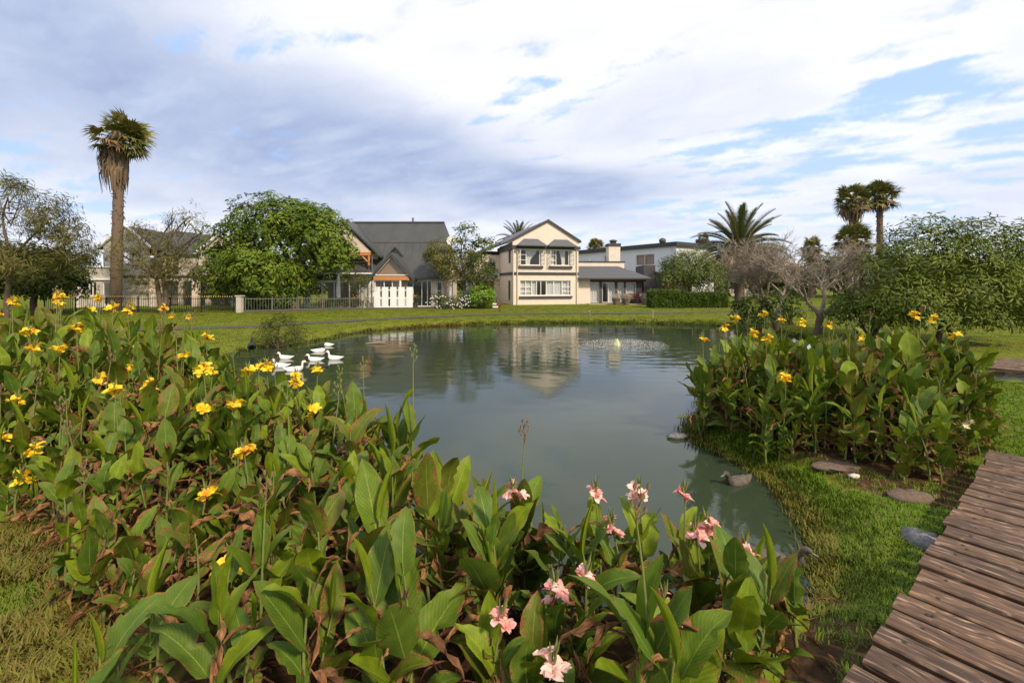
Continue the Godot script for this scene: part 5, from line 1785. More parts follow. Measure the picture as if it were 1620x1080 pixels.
	shrub("small glossy shrub between the two leafless trees", at_ground(1252, 21.0), [lobe(1252, 482, 21, 24, 22), lobe(1236, 470, 21.4, 14, 12)], "broad", 13, .36, -.15, Color(.06, .11, .012), Color(.13, .17, .03), 26)
	# shrub of upright narrow leaves on the pond bank
	shrub("upright narrow-leaved shrub on the pond bank near the ducks", at_ground(442, 15.2), [lobe(445, 524, 15.2, 26, 24), lobe(420, 532, 15.2, 14, 16), lobe(470, 534, 15.2, 16, 14)], "willow", 26, .32, -.1, Color(.06, .095, .014), Color(.15, .16, .04), 27)
	# far woods that close the view between the houses
	var far := []
	var fx := [[-420.0, 120.0, 424.0, 90.0, 50.0], [150.0, 500.0, 440.0, 85.0, 18.0], [560.0, 800.0, 440.0, 90.0, 12.0], [1090.0, 1330.0, 438.0, 75.0, 16.0], [1300.0, 2050.0, 432.0, 62.0, 26.0]]
	for q in fx:
		var px: float = q[0]
		while px < q[1]:
			far.append(lobe(px, q[2] + rf(-4, 10), q[3] + rf(-6, 6), rf(22, 40), q[4] * rf(.5, .9)))
			px += rf(18, 34)
	var wx := crown_xf(far, .55, 1.9, -.3, 91, Vector3.ZERO, -.5)
	var w := scatter("distant_woods", sprays.broad, M.leaf, wx, tints(wx.size(), Color(.04, .06, .02), Color(.085, .105, .035)), self)
	tag(w, "distant dark woods along the horizon behind the houses", "woods", "", "stuff")

# ------------------------------------------------------------------ palms
func fan_frond(ph: float) -> ArrayMesh:      # fan palm leaf: stalk along +Y bending to +Z, then a pleated fan
	var mb := MB.new()
	mb.col = Color(.75, .8, .6)
	mb.tube([Vector3.ZERO, Vector3(0, .5, .08), Vector3(0, .85, .25)], [.03, .022, .018], 5, false)
	var o := Vector3(0, .85, .25)
	var n := 24
	for i in n:
		var a := lerpf(-1.75, 1.75, i / (n - 1.0))
		var L := .95 * (1.0 - .18 * absf(a) / 2.0)
		var mid := o + Vector3(sin(a), cos(a), .06 + .1 * sin(ph + i)) * L * .5
		var end := o + Vector3(sin(a) * .95, cos(a) * .92 - .08, .30 + .16 * sin(ph * 2.0 + i * 1.7)) * L
		var s := Vector3(cos(a), -sin(a), 0) * .05
		var k := .85 + .15 * sin(i * 2.1 + ph)
		mb.col = Color(k, k, k)
		mb.tri(o, mid + s, mid - s + Vector3(0, 0, .03))
		mb.tri(mid + s, end, mid - s + Vector3(0, 0, .03))
	return mb.mesh()

func feather_frond(curve: float, ph: float) -> ArrayMesh:      # date palm leaf, one metre along +Y bending to +Z
	var mb := MB.new()
	var pts := []
	var rad := []
	var p := Vector3.ZERO
	for i in 13:
		var t := i / 12.0
		var a := curve * pow(t, 1.4)
		if i > 0: p += Vector3(0, cos(a), sin(a)) / 12.0
		pts.append(p); rad.append(lerpf(.012, .002, t))
	mb.col = Color(1.1, 1.05, .7)
	mb.tube(pts, rad, 4, false)
	for i in 58:
		var t := .07 + .93 * i / 58.0
		var k := int(t * 12.0)
		var fr := t * 12.0 - k
		var at: Vector3 = pts[k].lerp(pts[mini(k + 1, 12)], fr)
		var dir: Vector3 = (pts[mini(k + 1, 12)] - pts[maxi(k - 1, 0)]).normalized()
		var up := Vector3(1, 0, 0).cross(dir)
		for s in [-1.0, 1.0]:
			var L := .17 * pow(sin(PI * clampf(t * .9 + .08, 0, 1)), .6)
			var d2: Vector3 = (dir * .75 + Vector3(s, 0, 0) * .8 - up * (.35 + .15 * sin(i * 3.1 + ph))).normalized()
			var w := dir * .011
			var c := .85 + .18 * sin(i * 1.3 + ph + s)
			mb.col = Color(c, c, c)
			mb.tri(at - w, at + w, at + d2 * L)
	return mb.mesh()

func fan_palm(label: String, base: Vector3, H: float, r: float, crown_r: float, skirt: float, fronds: int, wind: Vector3, group := "") -> void:
	var t := thing("fan_palm", label, "palm", base, 0.0, group)
	var mb := MB.new()
	var pts := []
	var rad := []
	var n := 26
	for i in n + 1:
		var k := float(i) / n
		pts.append(Vector3(sin(k * 2.0) * .15 * H / 12.0, k * H - .1, cos(k * 1.6) * .1))
		rad.append(r * (1.25 - .35 * k) * (1.0 + (.05 if i % 2 == 0 else -.04)) * (1.25 if i == 0 else 1.0))
	mb.tube(pts, rad, 12, true)
	put("trunk", mb.mesh(), M.palmbark, t)
	var top: Vector3 = pts[n]
	# old leaf bases up the trunk
	var bt := MB.new()
	for i in int(H * 16):
		var k := rf(.25, .98)
		var a := rf(0, TAU)
		var o := Vector3(cos(a), 0, sin(a))
		var p := Vector3(sin(k * 2.0) * .15 * H / 12.0, k * H, cos(k * 1.6) * .1) + o * r * .95
		bt.tube([p, p + o * r * rf(.25, .5) + Vector3(0, -r * rf(-.3, .8), 0)], [.05, .02], 3, false)
	put("leaf_bases", bt.mesh(), M.palmbark, t)
	if skirt > 0.0:
		var sk := MB.new()
		for i in 420:
			var a := rf(0, TAU)
			var bulge := 1.0 + .35 * sin(a - 1.0)
			var o := Vector3(cos(a), 0, sin(a))
			var y0 := -rf(-.1, .35) * skirt
			var y1 := y0 - rf(.35, .75) * skirt
			var w := maxf(r, .33) * rf(1.7, 2.6) * bulge
			var p0 := top + o * r * 1.0 + Vector3(0, y0, 0)
			var p1 := top + o * w + Vector3(0, lerpf(y0, y1, .55), 0)
			var p2 := top + o * w * rf(.72, .95) + Vector3(0, y1, 0)
			var s := Vector3(-sin(a), 0, cos(a)) * rf(.03, .09)
			var kk := rf(.65, 1.15)
			sk.col = Color(.21 * kk, .15 * kk, .095 * kk)
			sk.quad(p1 - s, p1 + s, p0 + s * .5, p0 - s * .5); sk.quad(p2 - s * .4, p2 + s * .4, p1 + s, p1 - s)
		put("dead_frond_skirt", sk.mesh(), M.leaf, t)
	var meshes := [fan_frond(.3), fan_frond(1.9), fan_frond(4.0)]
	for i in fronds:
		var k := (i + .5) / fronds
		var az := i * 2.39996
		var lean := lerpf(.1, 1.95, pow(k, .9)) + rf(-.15, .15)
		var s := crown_r * rf(.42, .56)
		var bs := Basis(Vector3.UP, az) * Basis(Vector3.RIGHT, lean) * Basis(Vector3.UP, rf(-.5, .5))
		# the wind lays the fronds over
		var out := bs.y
		if wind.length() > 0.0:
			var ax := out.cross(wind)
			if ax.length() > .01: bs = Basis(ax.normalized(), clampf(wind.length() * ax.length(), 0, .9)) * bs
		var m: Material = M.frond_dry if k > .68 and i % 2 == 0 else (M.frond2 if i % 3 == 0 else M.frond)
		put("frond", meshes[i % 3], m, t, Transform3D(bs * Basis.from_scale(Vector3.ONE * s), top + Vector3(0, -k * crown_r * .18, 0)))

func date_palm(label: String, base: Vector3, H: float, L: float, fronds: int) -> void:
	var t := thing("date_palm", label, "palm", base)
	var mb := MB.new()
	var pts := []
	var rad := []
	for i in 17:
		pts.append(Vector3(0, i / 16.0 * H - .1, 0)); rad.append(.42 * (1.12 if i % 2 == 0 else .98) * (1.25 if i > 13 else 1.0))
	mb.tube(pts, rad, 12)
	put("trunk", mb.mesh(), M.palmbark, t)
	var ms := [feather_frond(.55, 0), feather_frond(1.0, 1.2), feather_frond(1.5, 2.2)]
	for i in fronds:
		var k := (i + .5) / fronds
		var lean := lerpf(.05, 2.05, pow(k, .85)) + rf(-.1, .1)
		var bs := Basis(Vector3.UP, i * 2.39996 + rf(-.15, .15)) * Basis(Vector3.RIGHT, lean) * Basis(Vector3.UP, rf(-.3, .3))
		var s := L * rf(.85, 1.08)
		put("frond", ms[0 if k < .3 else (1 if k < .7 else 2)], M.frond_dry if k > .9 and i % 2 == 0 else (M.frond3 if i % 3 else M.frond2), t, Transform3D(bs * Basis.from_scale(Vector3.ONE * s), Vector3(0, H, 0) + bs.y * .25))

func make_palms() -> void:
	M.frond = leafy(.5, .25); M.frond.albedo_color = lin(.14, .155, .035)
	M.frond2 = leafy(.5, .25); M.frond2.albedo_color = lin(.22, .19, .055)
	M.frond3 = leafy(.45, .25); M.frond3.albedo_color = lin(.085, .11, .04)
	M.frond_dry = leafy(.8, .2); M.frond_dry.albedo_color = lin(.25, .165, .085)
	var b := at_ground(184, 31.0)
	fan_palm("tall wind-bent fan palm with thatch skirt before the taupe house", b, EYE + (450 - 212) * 31.0 / F - b.y, .29, 2.4, 3.8, 38, Vector3(.85, -.15, 0))
	b = at_ground(1348, 50.0)
	fan_palm("fan palm with dark shaggy trunk, left of the twin palms".replace(", left of the twin palms", " beside the slimmer twin"), b, EYE + (450 - 315) * 50.0 / F - b.y, .40, 2.4, 2.5, 40, Vector3(.1, 0, 0))
	b = at_ground(1390, 52.0)
	fan_palm("slimmer fan palm with bare trunk below a brown skirt", b, EYE + (450 - 308) * 52.0 / F - b.y, .30, 2.6, 2.0, 42, Vector3(.1, 0, 0))
	b = at_ground(1349, 49.0)
	fan_palm("short bushy fan palm standing at the foot of the twin palms", b, EYE + (450 - 378) * 49.0 / F - b.y, .4, 2.6, 1.2, 36, Vector3.ZERO)
	b = at_ground(1284, 62.0)
	fan_palm("small distant fan palm beyond the leafless trees", b, EYE + (450 - 390) * 62.0 / F - b.y, .38, 1.9, 2.0, 30, Vector3.ZERO)
	b = at_ground(942, 72.0)
	fan_palm("small distant fan palm behind the flat-roofed house", b, EYE + (450 - 392) * 72.0 / F - b.y, .4, 2.2, 1.5, 30, Vector3.ZERO)
	b = at_ground(1170, 44.0)
	date_palm("broad date palm with arching feather fronds behind the leafless trees", b, EYE + (450 - 396) * 44.0 / F - b.y, 4.4, 92)
	b = at_ground(820, 60.0)
	date_palm("date palm crown showing above the cream house's roof", b, EYE + (450 - 382) * 60.0 / F - b.y, 2.9, 40)
	b = at_ground(1112, 58.0)
	fan_palm("small fan palm peeping over beside the date palm", b, EYE + (450 - 376) * 58.0 / F - b.y, .3, 1.0, .8, 22, Vector3.ZERO)

# ------------------------------------------------------------------ grass
func tuft_mesh(blades: int, h: float, w: float, spread: float, seed_: int) -> ArrayMesh:
	var r := RandomNumberGenerator.new()
	r.seed = seed_
	var mb := MB.new()
	for i in blades:
		var a := r.randf() * TAU
		var o := Vector3(cos(a), 0, sin(a)) * r.randf() * spread
		var b := r.randf() * TAU
		var lean := Vector3(cos(b), 0, sin(b)) * r.randf_range(.2, .8)
		var L := h * r.randf_range(.6, 1.25)
		var side := Vector3(-sin(b), 0, cos(b)) * w * .5
		var mid := o + (Vector3.UP + lean * .4).normalized() * L * .55
		var tip := o + (Vector3.UP + lean * 1.1).normalized() * L
		var nn := (Vector3.UP - lean * .35).normalized()
		var k := r.randf_range(.75, 1.25)
		mb.col = Color(k, k * r.randf_range(.92, 1.05), k * .8)
		var q := mb.vert(o - side, nn); mb.vert(o + side, nn); mb.vert(mid + side * .8, nn); mb.vert(mid - side * .8, nn); mb.vert(tip, nn)
		mb.idx.append_array(PackedInt32Array([q, q + 2, q + 1, q, q + 3, q + 2, q + 3, q + 4, q + 2]))
	return mb.mesh()

func make_grass() -> void:
	var lawn := tuft_mesh(10, .038, .005, .05, 5)
	var xs := []
	var cs := []
	# the mown bank by the boardwalk and the grass strip on the other side
	var fresh := [Color(.11, .205, .012), Color(.165, .235, .022)]
	var strawy := [Color(.155, .215, .02), Color(.23, .245, .042)]      # the strip beside the big bed is drier, mixed with straw
	var zones := [[1.3, 4.8, 2.0, 7.0, 60000, fresh], [-7.0, -1.0, 1.2, 5.6, 60000, strawy], [4.2, 10.5, 3.4, 11.0, 30000, fresh]]
	for z in zones:
		for k in z[4]:
			var p := Vector2(rf(z[0], z[1]), rf(z[2], z[3]))
			if in_poly(p, bed_front) or in_poly(p, bed_right): continue
			var side := bw_side(p.x, p.y)
			var along := (p - BW_AT).dot(BW_DIR)
			if side < .03 and side > -1.8 and along < 4.35: continue
			if p.y < 3.2 and p.x > .9 and p.x < 2.0 and side < .55 and rng.randf() < .9: continue
			var t := gnoise.get_noise_2d(p.x * 1.1 + 40.0, p.y * 1.1)
			if p.x > 3.0 and p.x < 4.6 and p.y > 3.3 and p.y < 5.2 and p.y - 4.0 + (p.x - 3.3) * .75 > -.12 + t * .3 and rng.randf() < .93: continue
			var sd := pond_sd(p.x, p.y)
			if sd < .03: continue
			var y := ground_y(p.x, p.y)
			var s := rf(.7, 1.3)
			var c: Color = z[5][0].lerp(z[5][1], clampf(.4 + t * 1.2, 0, 1))
			# browned, straggling growth along the waterline and at the bed's foot
			var bare := sd < .12 + t * .15
			if p.x < -1.0:
				bare = bare or Geometry2D.get_closest_point_to_segment(p, Vector2(-4.1, 3.75), Vector2(-1.75, 2.1)).distance_to(p) < .35 + t * .5
			if bare:
				c = c.lerp(Color(.20, .13, .045), rf(.2, .9)); s *= rf(1.0, 1.9)
			elif rng.randf() < .06: c = Color(.24, .21, .08)
			xs.append(Transform3D(Basis(Vector3.UP, rf(0, TAU)) * Basis.from_scale(Vector3(s, s * rf(.7, 1.2), s)), Vector3(p.x, y - .004, -p.y)))
			cs.append(c)
	var g := scatter("lawn_grass", lawn, M.grass, xs, cs, self)
	tag(g, "short green grass on the banks beside the boardwalk", "grass", "", "stuff")
	# rougher lawn farther off and the fringe of the opposite shore
	var far_tuft := tuft_mesh(10, .075, .012, .14, 6)
	xs = []; cs = []
	for k in 90000:
		var d := 12.0 + 26.0 * pow(rng.randf(), .7)
		var p := Vector2(rf(-1.15, 1.3) * d, d)
		if absf(p.x) > 34.0: continue
		if p.x > -14.0 and p.x < 20.0 and d < 28.0 and pond_sd(p.x, p.y) < .05: continue
		var t := gnoise.get_noise_2d(p.x * .8 + 90.0, p.y * .8)
		var c := Color(.165, .22, .018).lerp(Color(.245, .265, .038), clampf(.45 + t * 1.2, 0, 1))
		var s := rf(.6, 1.2)
		xs.append(Transform3D(Basis(Vector3.UP, rf(0, TAU)) * Basis.from_scale(Vector3(s, s * .6, s)), Vector3(p.x, ground_y(p.x, p.y) - .008, -p.y)))
		cs.append(c)
	g = scatter("lawn_grass", far_tuft, M.grass, xs, cs, self)
	tag(g, "mown lawn grass beyond the pond before the houses", "grass", "", "stuff")
	xs = []; cs = []
	var m := pond.size()
	for i in m:
		var a := pond[i]
		var b := pond[(i + 1) % m]
		if a.y < 8.0 and a.x < 2.0: continue
		var cnt := int(a.distance_to(b) * (70.0 if a.y > 8.0 else 120.0))
		for k in cnt:
			var q := a.lerp(b, rng.randf()) + Vector2(rf(-.1, .30), rf(-.1, .35))
			var sd := pond_sd(q.x, q.y)
			if sd < 0.0 or sd > .5: continue
			var red := smooth(-8.0, -5.0, q.x) * (1.0 - smooth(-3.4, .5, q.x)) if q.y > 10.0 else .35
			var c := Color(.09, .13, .02).lerp(Color(.20, .085, .03), red * rf(.35, 1.0))
			var s := rf(.8, 2.0) * (1.0 if q.y > 10.0 else .7)
			xs.append(Transform3D(Basis(Vector3.UP, rf(0, TAU)) * Basis.from_scale(Vector3(s, s, s)), Vector3(q.x, ground_y(q.x, q.y) - .01, -q.y)))
			cs.append(c)
	g = scatter("bank_grass", far_tuft, M.grass, xs, cs, self)
	tag(g, "rust-tinged grass fringe along the pond's waterline", "grass", "", "stuff")

# ------------------------------------------------------------------ things in the gardens
func make_yard() -> void:
	# closed parasol
	var u := thing("parasol", "closed white parasol standing on the patio of the dark-roofed house", "parasol", at_ground(535, 34.9))
	var mb := MB.new()
	mb.tube([Vector3(0, 0, 0), Vector3(0, 2.9, 0)], [.025, .025], 8)
	put("pole", mb.mesh(), M.greymetal, u)
	mb = MB.new()
	mb.xf = Transform3D(Basis(), Vector3(0, .75, 0))
	mb.lathe([Vector2(.07, 0), Vector2(.17, .1), Vector2(.16, .8), Vector2(.13, 1.5), Vector2(.04, 2.05), Vector2(0, 2.1)], 10)
	put("folded_canopy", mb.mesh(), M.canvas, u)
	mb = MB.new()
	mb.lathe([Vector2(.28, 0), Vector2(.28, .06), Vector2(.06, .1), Vector2(.05, .3)], 12)
	put("base", mb.mesh(), M.greymetal, u)
	# little tree and low hedge behind the railing
	var b := at_ground(567, 34.2)
	tree("patio_tree", "small multi-stemmed tree on the patio behind the low hedge", b, b + Vector3(0, 1.0, 0), [lobe(560, 450, 34.2, 14, 14), lobe(580, 450, 34.2, 13, 14), lobe(568, 440, 34.2, 12, 8)], .07, "fine", 16, .36, -.15, Color(.07, .09, .02), Color(.14, .14, .04), 31, M.palebark, Vector3.ZERO, 3)
	shrub("low clipped hedge behind the grey steel railing", at_ground(545, 34.1), [lobe(530, 482, 34.1, 26, 8, .3), lobe(560, 482, 34.3, 20, 8, .3)], "fine", 30, .28, -.5, Color(.05, .075, .015), Color(.10, .125, .03), 32, "hedge", "hedge")
	shrub("brownish rounded bush at the end of the low hedge", at_ground(508, 34.0), [lobe(510, 479, 34.0, 11, 8, .6)], "fine", 30, .26, -.5, Color(.08, .06, .025), Color(.13, .10, .04), 33)
	var rose := shrub("white rose bush in bloom beside the white gate", at_ground(716, 34.1), [lobe(705, 479, 34.1, 16, 10, .6), lobe(727, 478, 34.1, 16, 10, .6), lobe(688, 474, 34.3, 10, 8, .6)], "fine", 26, .3, -.3, Color(.06, .085, .02), Color(.12, .15, .04), 34)
	var ro := MB.new()
	ro.loft([[Vector3(0, -.03, 0), Vector3.UP, .01, .01], [Vector3(0, 0, 0), Vector3.UP, .05, .05], [Vector3(0, .03, 0), Vector3.UP, .045, .045], [Vector3(0, .05, 0), Vector3.UP, .01, .01]], 7)
	var rm := ro.mesh()
	for i in 70:
		var p := P(rf(675, 745), rf(467, 488), 34.1) - rose.position
		put("rose", rm, M.white, rose, Transform3D(Basis(), p + Vector3(0, 0, rf(.25, .6))))
	# flower troughs
	for q in [[560, 472, 34.6, "coral-flowered pot plant by the patio hedge"], [657, 462, 34.9, "red geranium in a terracotta bowl beside the white gate"]]:
		var t := thing("pot_plant", q[3], "pot plant", at_ground(q[0], q[2]))
		mb = MB.new()
		mb.lathe([Vector2(.14, 0), Vector2(.24, .4), Vector2(.26, .42), Vector2(.22, .42), Vector2(0, .38)], 12)
		put("pot", mb.mesh(), M.terracotta, t)
		crown(t, "foliage", "fine", [[t.position + Vector3(0, .7, 0), Vector3(.4, .3, .35)]], 40, .22, -.5, Color(.06, .10, .02), Color(.10, .15, .03), 35)
		for i in 12:
			put("flower", rm, M.pinkflower, t, Transform3D(Basis(), Vector3(rf(-.35, .35), rf(.7, 1.02), rf(.1, .35))))
	# wooden gazebo
	var g := thing("gazebo", "little timber gazebo with pointed roof among the garden trees", "gazebo", at_ground(728, 36.2))
	mb = MB.new()
	for s in [-1, 1]:
		for z in [-1, 1]:
			mb.box(Vector3(s * .7 - .04, 0, z * .7 - .04), Vector3(s * .7 + .04, 2.1, z * .7 + .04))
	put("post", mb.mesh(), M.white, g)
	mb = MB.new()
	mb.lathe([Vector2(1.25, 2.1), Vector2(1.25, 2.16), Vector2(.5, 2.55), Vector2(0, 2.95)], 6)
	put("roof", mb.mesh(), M.palebark, g)
	# bench
	var bn := thing("bench", "red-brown timber bench under the curtained window", "bench", Vector3(11.05, .36, -41.55), 0.0)
	for i in 3:
		put("seat_slat", bits([[-.75, .75, .40, .435, -.24 + i * .16, -.11 + i * .16]]).mesh(), M.redwood, bn)
	for i in 3:
		put("back_slat", bits([[-.75, .75, .52 + i * .14, .63 + i * .14, -.30, -.265]]).mesh(), M.redwood, bn)
	for s in [-.72, .66]:
		put("leg", bits([[s, s + .06, 0, .95, -.264, -.20], [s, s + .06, 0, .40, .18, .24], [s, s + .06, .58, .63, -.2, .26]]).mesh(), M.redwood, bn)
	# planters on the terrace
	for q in [[975.0, 40.3, "round planter with dried tan flowers nearer the sliding door"], [991.0, 40.2, "round planter with dried tan flowers nearer the bench"], [1021.0, 40.5, "planter of pale grey-white flowers beside the clipped hedge"]]:
		var t := thing("planter", q[2], "planter", at_ground(q[0], q[1]))
		mb = MB.new()
		mb.lathe([Vector2(.24, 0), Vector2(.38, .5), Vector2(.42, .52), Vector2(.42, .58), Vector2(.36, .58), Vector2(0, .5)], 14)
		put("pot", mb.mesh(), M.terracotta, t)
		crown(t, "flowers", "fine", [[t.position + Vector3(0, .74, 0), Vector3(.46, .2, .4)]], 50, .22, -.6, Color(.34, .28, .22), Color(.58, .54, .48), 36)

# ------------------------------------------------------------------ birds
# a floating duck: one skin from tail over the back and up the neck to the head; looks to +X
func duck_mesh(neck: float, tuck: bool) -> ArrayMesh:
	var mb := MB.new()
	var rings := []
	var body := [[-.34, .125, .004, .004], [-.31, .115, .03, .018], [-.25, .085, .065, .045], [-.16, .055, .105, .085], [-.05, .045, .125, .105], [.07, .05, .122, .108], [.16, .065, .10, .10]]
	for q in body:
		rings.append([Vector3(q[0], q[1], 0), Vector3(1, -.12 if q[0] < -.1 else .1, 0), q[2], q[3]])
	if tuck:
		rings.append([Vector3(.21, .09, 0), Vector3(1, .4, 0), .07, .075]); rings.append([Vector3(.245, .10, 0), Vector3(1, .3, 0), .03, .035]); rings.append([Vector3(.255, .10, 0), Vector3(1, 0, 0), .004, .004])
	else:
		rings.append([Vector3(.21, .11, 0), Vector3(.8, .8, 0), .065, .07])
		rings.append([Vector3(.235, .16, 0), Vector3(.25, 1, 0), .042, .046])
		rings.append([Vector3(.24, .16 + neck * .5, 0), Vector3(.1, 1, 0), .032, .034])
		rings.append([Vector3(.25, .16 + neck * .85, 0), Vector3(.35, 1, 0), .034, .038])
		rings.append([Vector3(.27, .16 + neck + .03, 0), Vector3(.9, .7, 0), .040, .044])
		rings.append([Vector3(.305, .16 + neck + .045, 0), Vector3(1, 0, 0), .038, .040])
		rings.append([Vector3(.335, .16 + neck + .036, 0), Vector3(1, -.3, 0), .026, .026])
		rings.append([Vector3(.350, .16 + neck + .030, 0), Vector3(1, -.3, 0), .012, .012])
	mb.loft(rings, 14)
	return mb.mesh()

func bill_mesh(neck: float) -> ArrayMesh:
	var mb := MB.new()
	var y := .16 + neck + .026
	mb.loft([[Vector3(.342, y, 0), Vector3(1, -.2, 0), .016, .014], [Vector3(.375, y - .012, 0), Vector3(1, -.2, 0), .017, .009], [Vector3(.405, y - .018, 0), Vector3(1, -.1, 0), .015, .006], [Vector3(.414, y - .02, 0), Vector3(1, 0, 0), .004, .002]], 8)
	return mb.mesh()

func make_birds() -> void:
	var up := duck_mesh(.10, false)
	var low := duck_mesh(.045, false)
	var tuck := duck_mesh(0, true)
	var bill_up := bill_mesh(.10)
	var bill_low := bill_mesh(.045)
	var eye := MB.new()
	eye.loft([[Vector3(0, 0, -.006), Vector3(0, 0, 1), .001, .001], [Vector3(0, 0, 0), Vector3(0, 0, 1), .006, .006], [Vector3(0, 0, .006), Vector3(0, 0, 1), .001, .001]], 6)
	var eyem := eye.mesh()
	var flock := [[452, 566, 180, 1, "white duck drifting beside the bank shrub, ahead of a dark shape"], [445, 579, 175, 1, "white duck with lowered neck swimming towards the near bank"], [465, 585, 8, 2, "white duck swimming the other way from its neighbours"], [499, 569, 190, 1, "white duck with orange bill turned against its breast"], [530, 567, 175, 2, "white duck with raised head and bright orange bill"], [504, 555, 30, 0, "white duck resting with head tucked, seen from behind"], [520, 546, 160, 0, "white duck feeding head down, farthest out by the rusty bank".replace("farthest out ", "")]]
	for q in flock:
		var o := thing("duck", q[4], "duck", G(q[0], q[1], .02) - Vector3(0, .035, 0), deg_to_rad(q[2]), "white ducks on the pond")
		put("body", [tuck, low, up][q[3]], M.duck, o)
		if q[3] > 0:
			var nk: float = [.0, .045, .10][q[3]]
			put("bill", bill_low if q[3] == 1 else bill_up, M.bill, o)
			for s in [-1, 1]:
				put("eye", eyem, M.black, o, Transform3D(Basis(), Vector3(.312, .16 + nk + .055, s * .034)))
		o.scale = Vector3.ONE * rf(.70, .78)
	var coot := thing("coot", "small black water bird swimming beside the white ducks", "water bird", G(512, 580, .02) - Vector3(0, .03, 0), deg_to_rad(185))
	put("body", low, M.darkduck, coot)
	put("bill", bill_low, M.white, coot)
	coot.scale = Vector3.ONE * .5
	var dk := thing("duck", "dark brown duck resting on the bank beside the upright shrub", "duck", G(398, 549, .2) + Vector3(0, -.02, 0), deg_to_rad(120))
	put("body", low, M.darkduck, dk)
	put("bill", bill_low, M.greymetal, dk)
	var gd := thing("duck", "grey-brown duck swimming beside the mown bank", "duck", G(1168, 760, .02) - Vector3(0, .045, 0), deg_to_rad(205))
	put("body", low, M.greyduck, gd)
	put("bill", bill_low, M.greymetal, gd)
	gd.scale = Vector3.ONE * .62
	var hd := thing("duck", "grey-brown duck half hidden behind the pink cannas", "duck", Vector3(2.02, -.03, -3.45), deg_to_rad(-40))
	put("body", up, M.greyduck, hd)
	put("bill", bill_up, M.greymetal, hd)
	hd.scale = Vector3.ONE * .62
	for s in [-1, 1]:
		put("eye", eyem, M.black, hd, Transform3D(Basis(), Vector3(.312, .315, s * .034)))

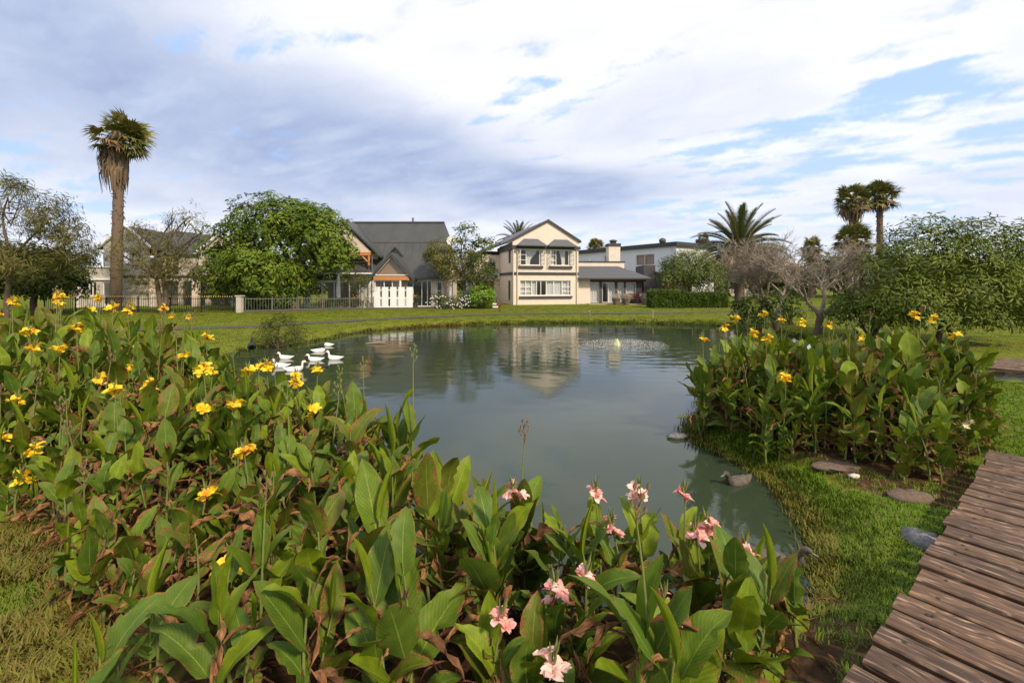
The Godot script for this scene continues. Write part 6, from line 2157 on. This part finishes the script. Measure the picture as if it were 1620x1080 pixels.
# ------------------------------------------------------------------ small things
func make_small() -> void:
	# bubbling fountain head with spray
	var f := thing("fountain", "small bubbling fountain jet throwing spray over the pond", "fountain", Vector3(fountain.x, 0, -fountain.y))
	var mb := MB.new()
	mb.lathe([Vector2(.17, -.05), Vector2(.14, .05), Vector2(.10, .12), Vector2(.06, .18), Vector2(.02, .23), Vector2(0, .24)], 14)
	for i in mb.v.size():
		mb.v[i] += Vector3(sin(mb.v[i].y * 40.0 + i), 0, cos(mb.v[i].y * 33.0 + i * 2.0)) * .014
	put("water_jet", mb.mesh(), plain(lin(.42, .46, .22), .25), f)
	var dr := MB.new()
	dr.loft([[Vector3(0, -.5, 0), Vector3.UP, .05, .05], [Vector3(0, 0, 0), Vector3.UP, .5, .5], [Vector3(0, .5, 0), Vector3.UP, .05, .05]], 5)
	var xs := []
	var cs := []
	for i in 1500:
		var a := rf(0, TAU)
		var r := .2 + 1.25 * pow(rng.randf(), .8)
		var s := rf(.008, .024)
		xs.append(Transform3D(Basis.from_scale(Vector3(s, s, s)), Vector3(cos(a) * r + .28, rf(0, .24) * exp(-r * .8), sin(a) * r)))
		cs.append(Color.WHITE)
	scatter("spray", dr.mesh(), plain(lin(.72, .75, .75), .15), xs, cs, f)
	# sign post on the lawn
	var s := thing("post_sign", "short brown post with crossboard and white plate on the lawn", "sign", at_ground(788, 30.5))
	put("post", bits([[.02, .17, -.1, .62, -.07, .07]]).mesh(), M.wood, s)
	put("crossboard", bits([[-.38, .3, .42, .62, .072, .11]]).mesh(), M.wood, s)
	put("plate", bits([[-.36, -.1, .50, .59, .112, .12], [-.36, .0, .30, .40, .075, .09]]).mesh(), M.white, s)
	# marker pegs on the far bank
	for q in [[932, 505, "rusty marker peg standing on the far bank straight behind the house's reflection"], [1033, 503, "thin pale marker peg on the far bank towards the hedge"]]:
		var p := thing("marker_peg", q[2], "marker peg", at_ground(q[0], 25.3))
		mb = MB.new()
		mb.tube([Vector3(0, -.1, 0), Vector3(.01, .36, 0)], [.05, .045] if q[0] < 1000 else [.025, .025], 7)
		put("peg", mb.mesh(), M.terracotta if q[0] < 1000 else M.terrace, p)
		put("peg_cap", bits([[-.05, .07, .362, .40, -.05, .05]]).mesh(), M.terrace, p)
	# driftwood
	var dw := MB.new()
	dw.xf = Transform3D(Basis(Vector3.UP, .15), G(592, 543, .02))
	dw.tube([Vector3(-.3, 0, 0), Vector3(0, .02, .02), Vector3(.28, .03, 0), Vector3(.42, .06, -.02)], [.02, .035, .03, .012], 6)
	tag(put("floating_branch", dw.mesh(), M.palebark, self), "pale broken branch floating on the pond", "branch")
	var tw := MB.new()
	var o := G(1135, 662, .02)
	for q in [[Vector3(-.30, .14, .0), Vector3(.12, .02, .05)], [Vector3(-.25, .12, 0), Vector3(.05, -.06, .15)], [Vector3(-.05, .10, 0), Vector3(-.02, .32, .0)], [Vector3(.0, .05, .1), Vector3(.06, .28, .08)]]:
		tw.tube([o + q[0], o + (q[0] + q[1]) * .5 + Vector3(0, .03, 0), o + q[1]], [.006, .011, .013], 5)
	tag(put("dead_twig", tw.mesh(), M.bark, self), "dark forked twig sticking out over the water from the green clump", "twig")
	# stones
	stone("pale grey rock lying in the water at the grass spit", G(1072, 690, .02), Vector3(.14, .05, .08), 3, M.greystone)
	stone("flat sandstone slab at the foot of the green clump", G(1320, 738, .26), Vector3(.22, .04, .13), 5, M.stone)
	stone("flat sandstone slab half sunk in bare soil by the boardwalk", G(1440, 786, .27), Vector3(.17, .05, .11), 7, M.stone)
	stone("grey stone at the edge of the boardwalk planks", G(1462, 858, .27), Vector3(.10, .08, .13), 9, M.greystone)
	stone("small pale stone on the grass before the flat slab", G(1352, 753, .27), Vector3(.05, .025, .03), 11, M.gravelly)
	# blue scrap caught in the clump
	var sc := MB.new()
	sc.xf = Transform3D(Basis(Vector3.UP, .4) * Basis(Vector3.BACK, .5) * Basis.from_scale(Vector3(.55, .55, 1)), P(1280, 548, 5.0))
	for i in 4:
		sc.quad(Vector3(-.05 + i * .025, -.04, .01 * (i % 2)), Vector3(-.025 + i * .025, -.035, .01 * ((i + 1) % 2)), Vector3(-.025 + i * .025, .04, .01 * ((i + 1) % 2)), Vector3(-.05 + i * .025, .035, .01 * (i % 2)))
	tag(put("plastic_scrap", sc.mesh(), plain(lin(.42, .52, .68), .4), self), "crumpled pale blue plastic scrap caught in the green clump", "litter")

func stone(label: String, at: Vector3, r: Vector3, seed_: int, m: Material) -> void:
	var f := FastNoiseLite.new()
	f.seed = seed_; f.frequency = .9
	var mb := MB.new()
	var rows := 8
	var seg := 14
	for j in rows + 1:
		for i in seg + 1:
			var a := TAU * i / seg
			var b := -PI / 2 + PI * j / rows
			var u := Vector3(cos(a) * cos(b), sin(b), sin(a) * cos(b))
			var k := 1.0 + f.get_noise_3d(u.x * 1.6, u.y * 1.6, u.z * 1.6) * .55
			var sq := Vector3(u.x, clampf(u.y, -.75, .7), u.z) * k
			mb.vert(sq * r, (u / r).normalized())
	for j in rows:
		for i in seg:
			var a := j * (seg + 1) + i
			mb.idx.append_array(PackedInt32Array([a, a + 1, a + seg + 2, a, a + seg + 2, a + seg + 1]))
	var o := put("rock", mb.mesh(), m, self)
	o.position = at
	tag(o, label, "rock", "rocks along the bank")
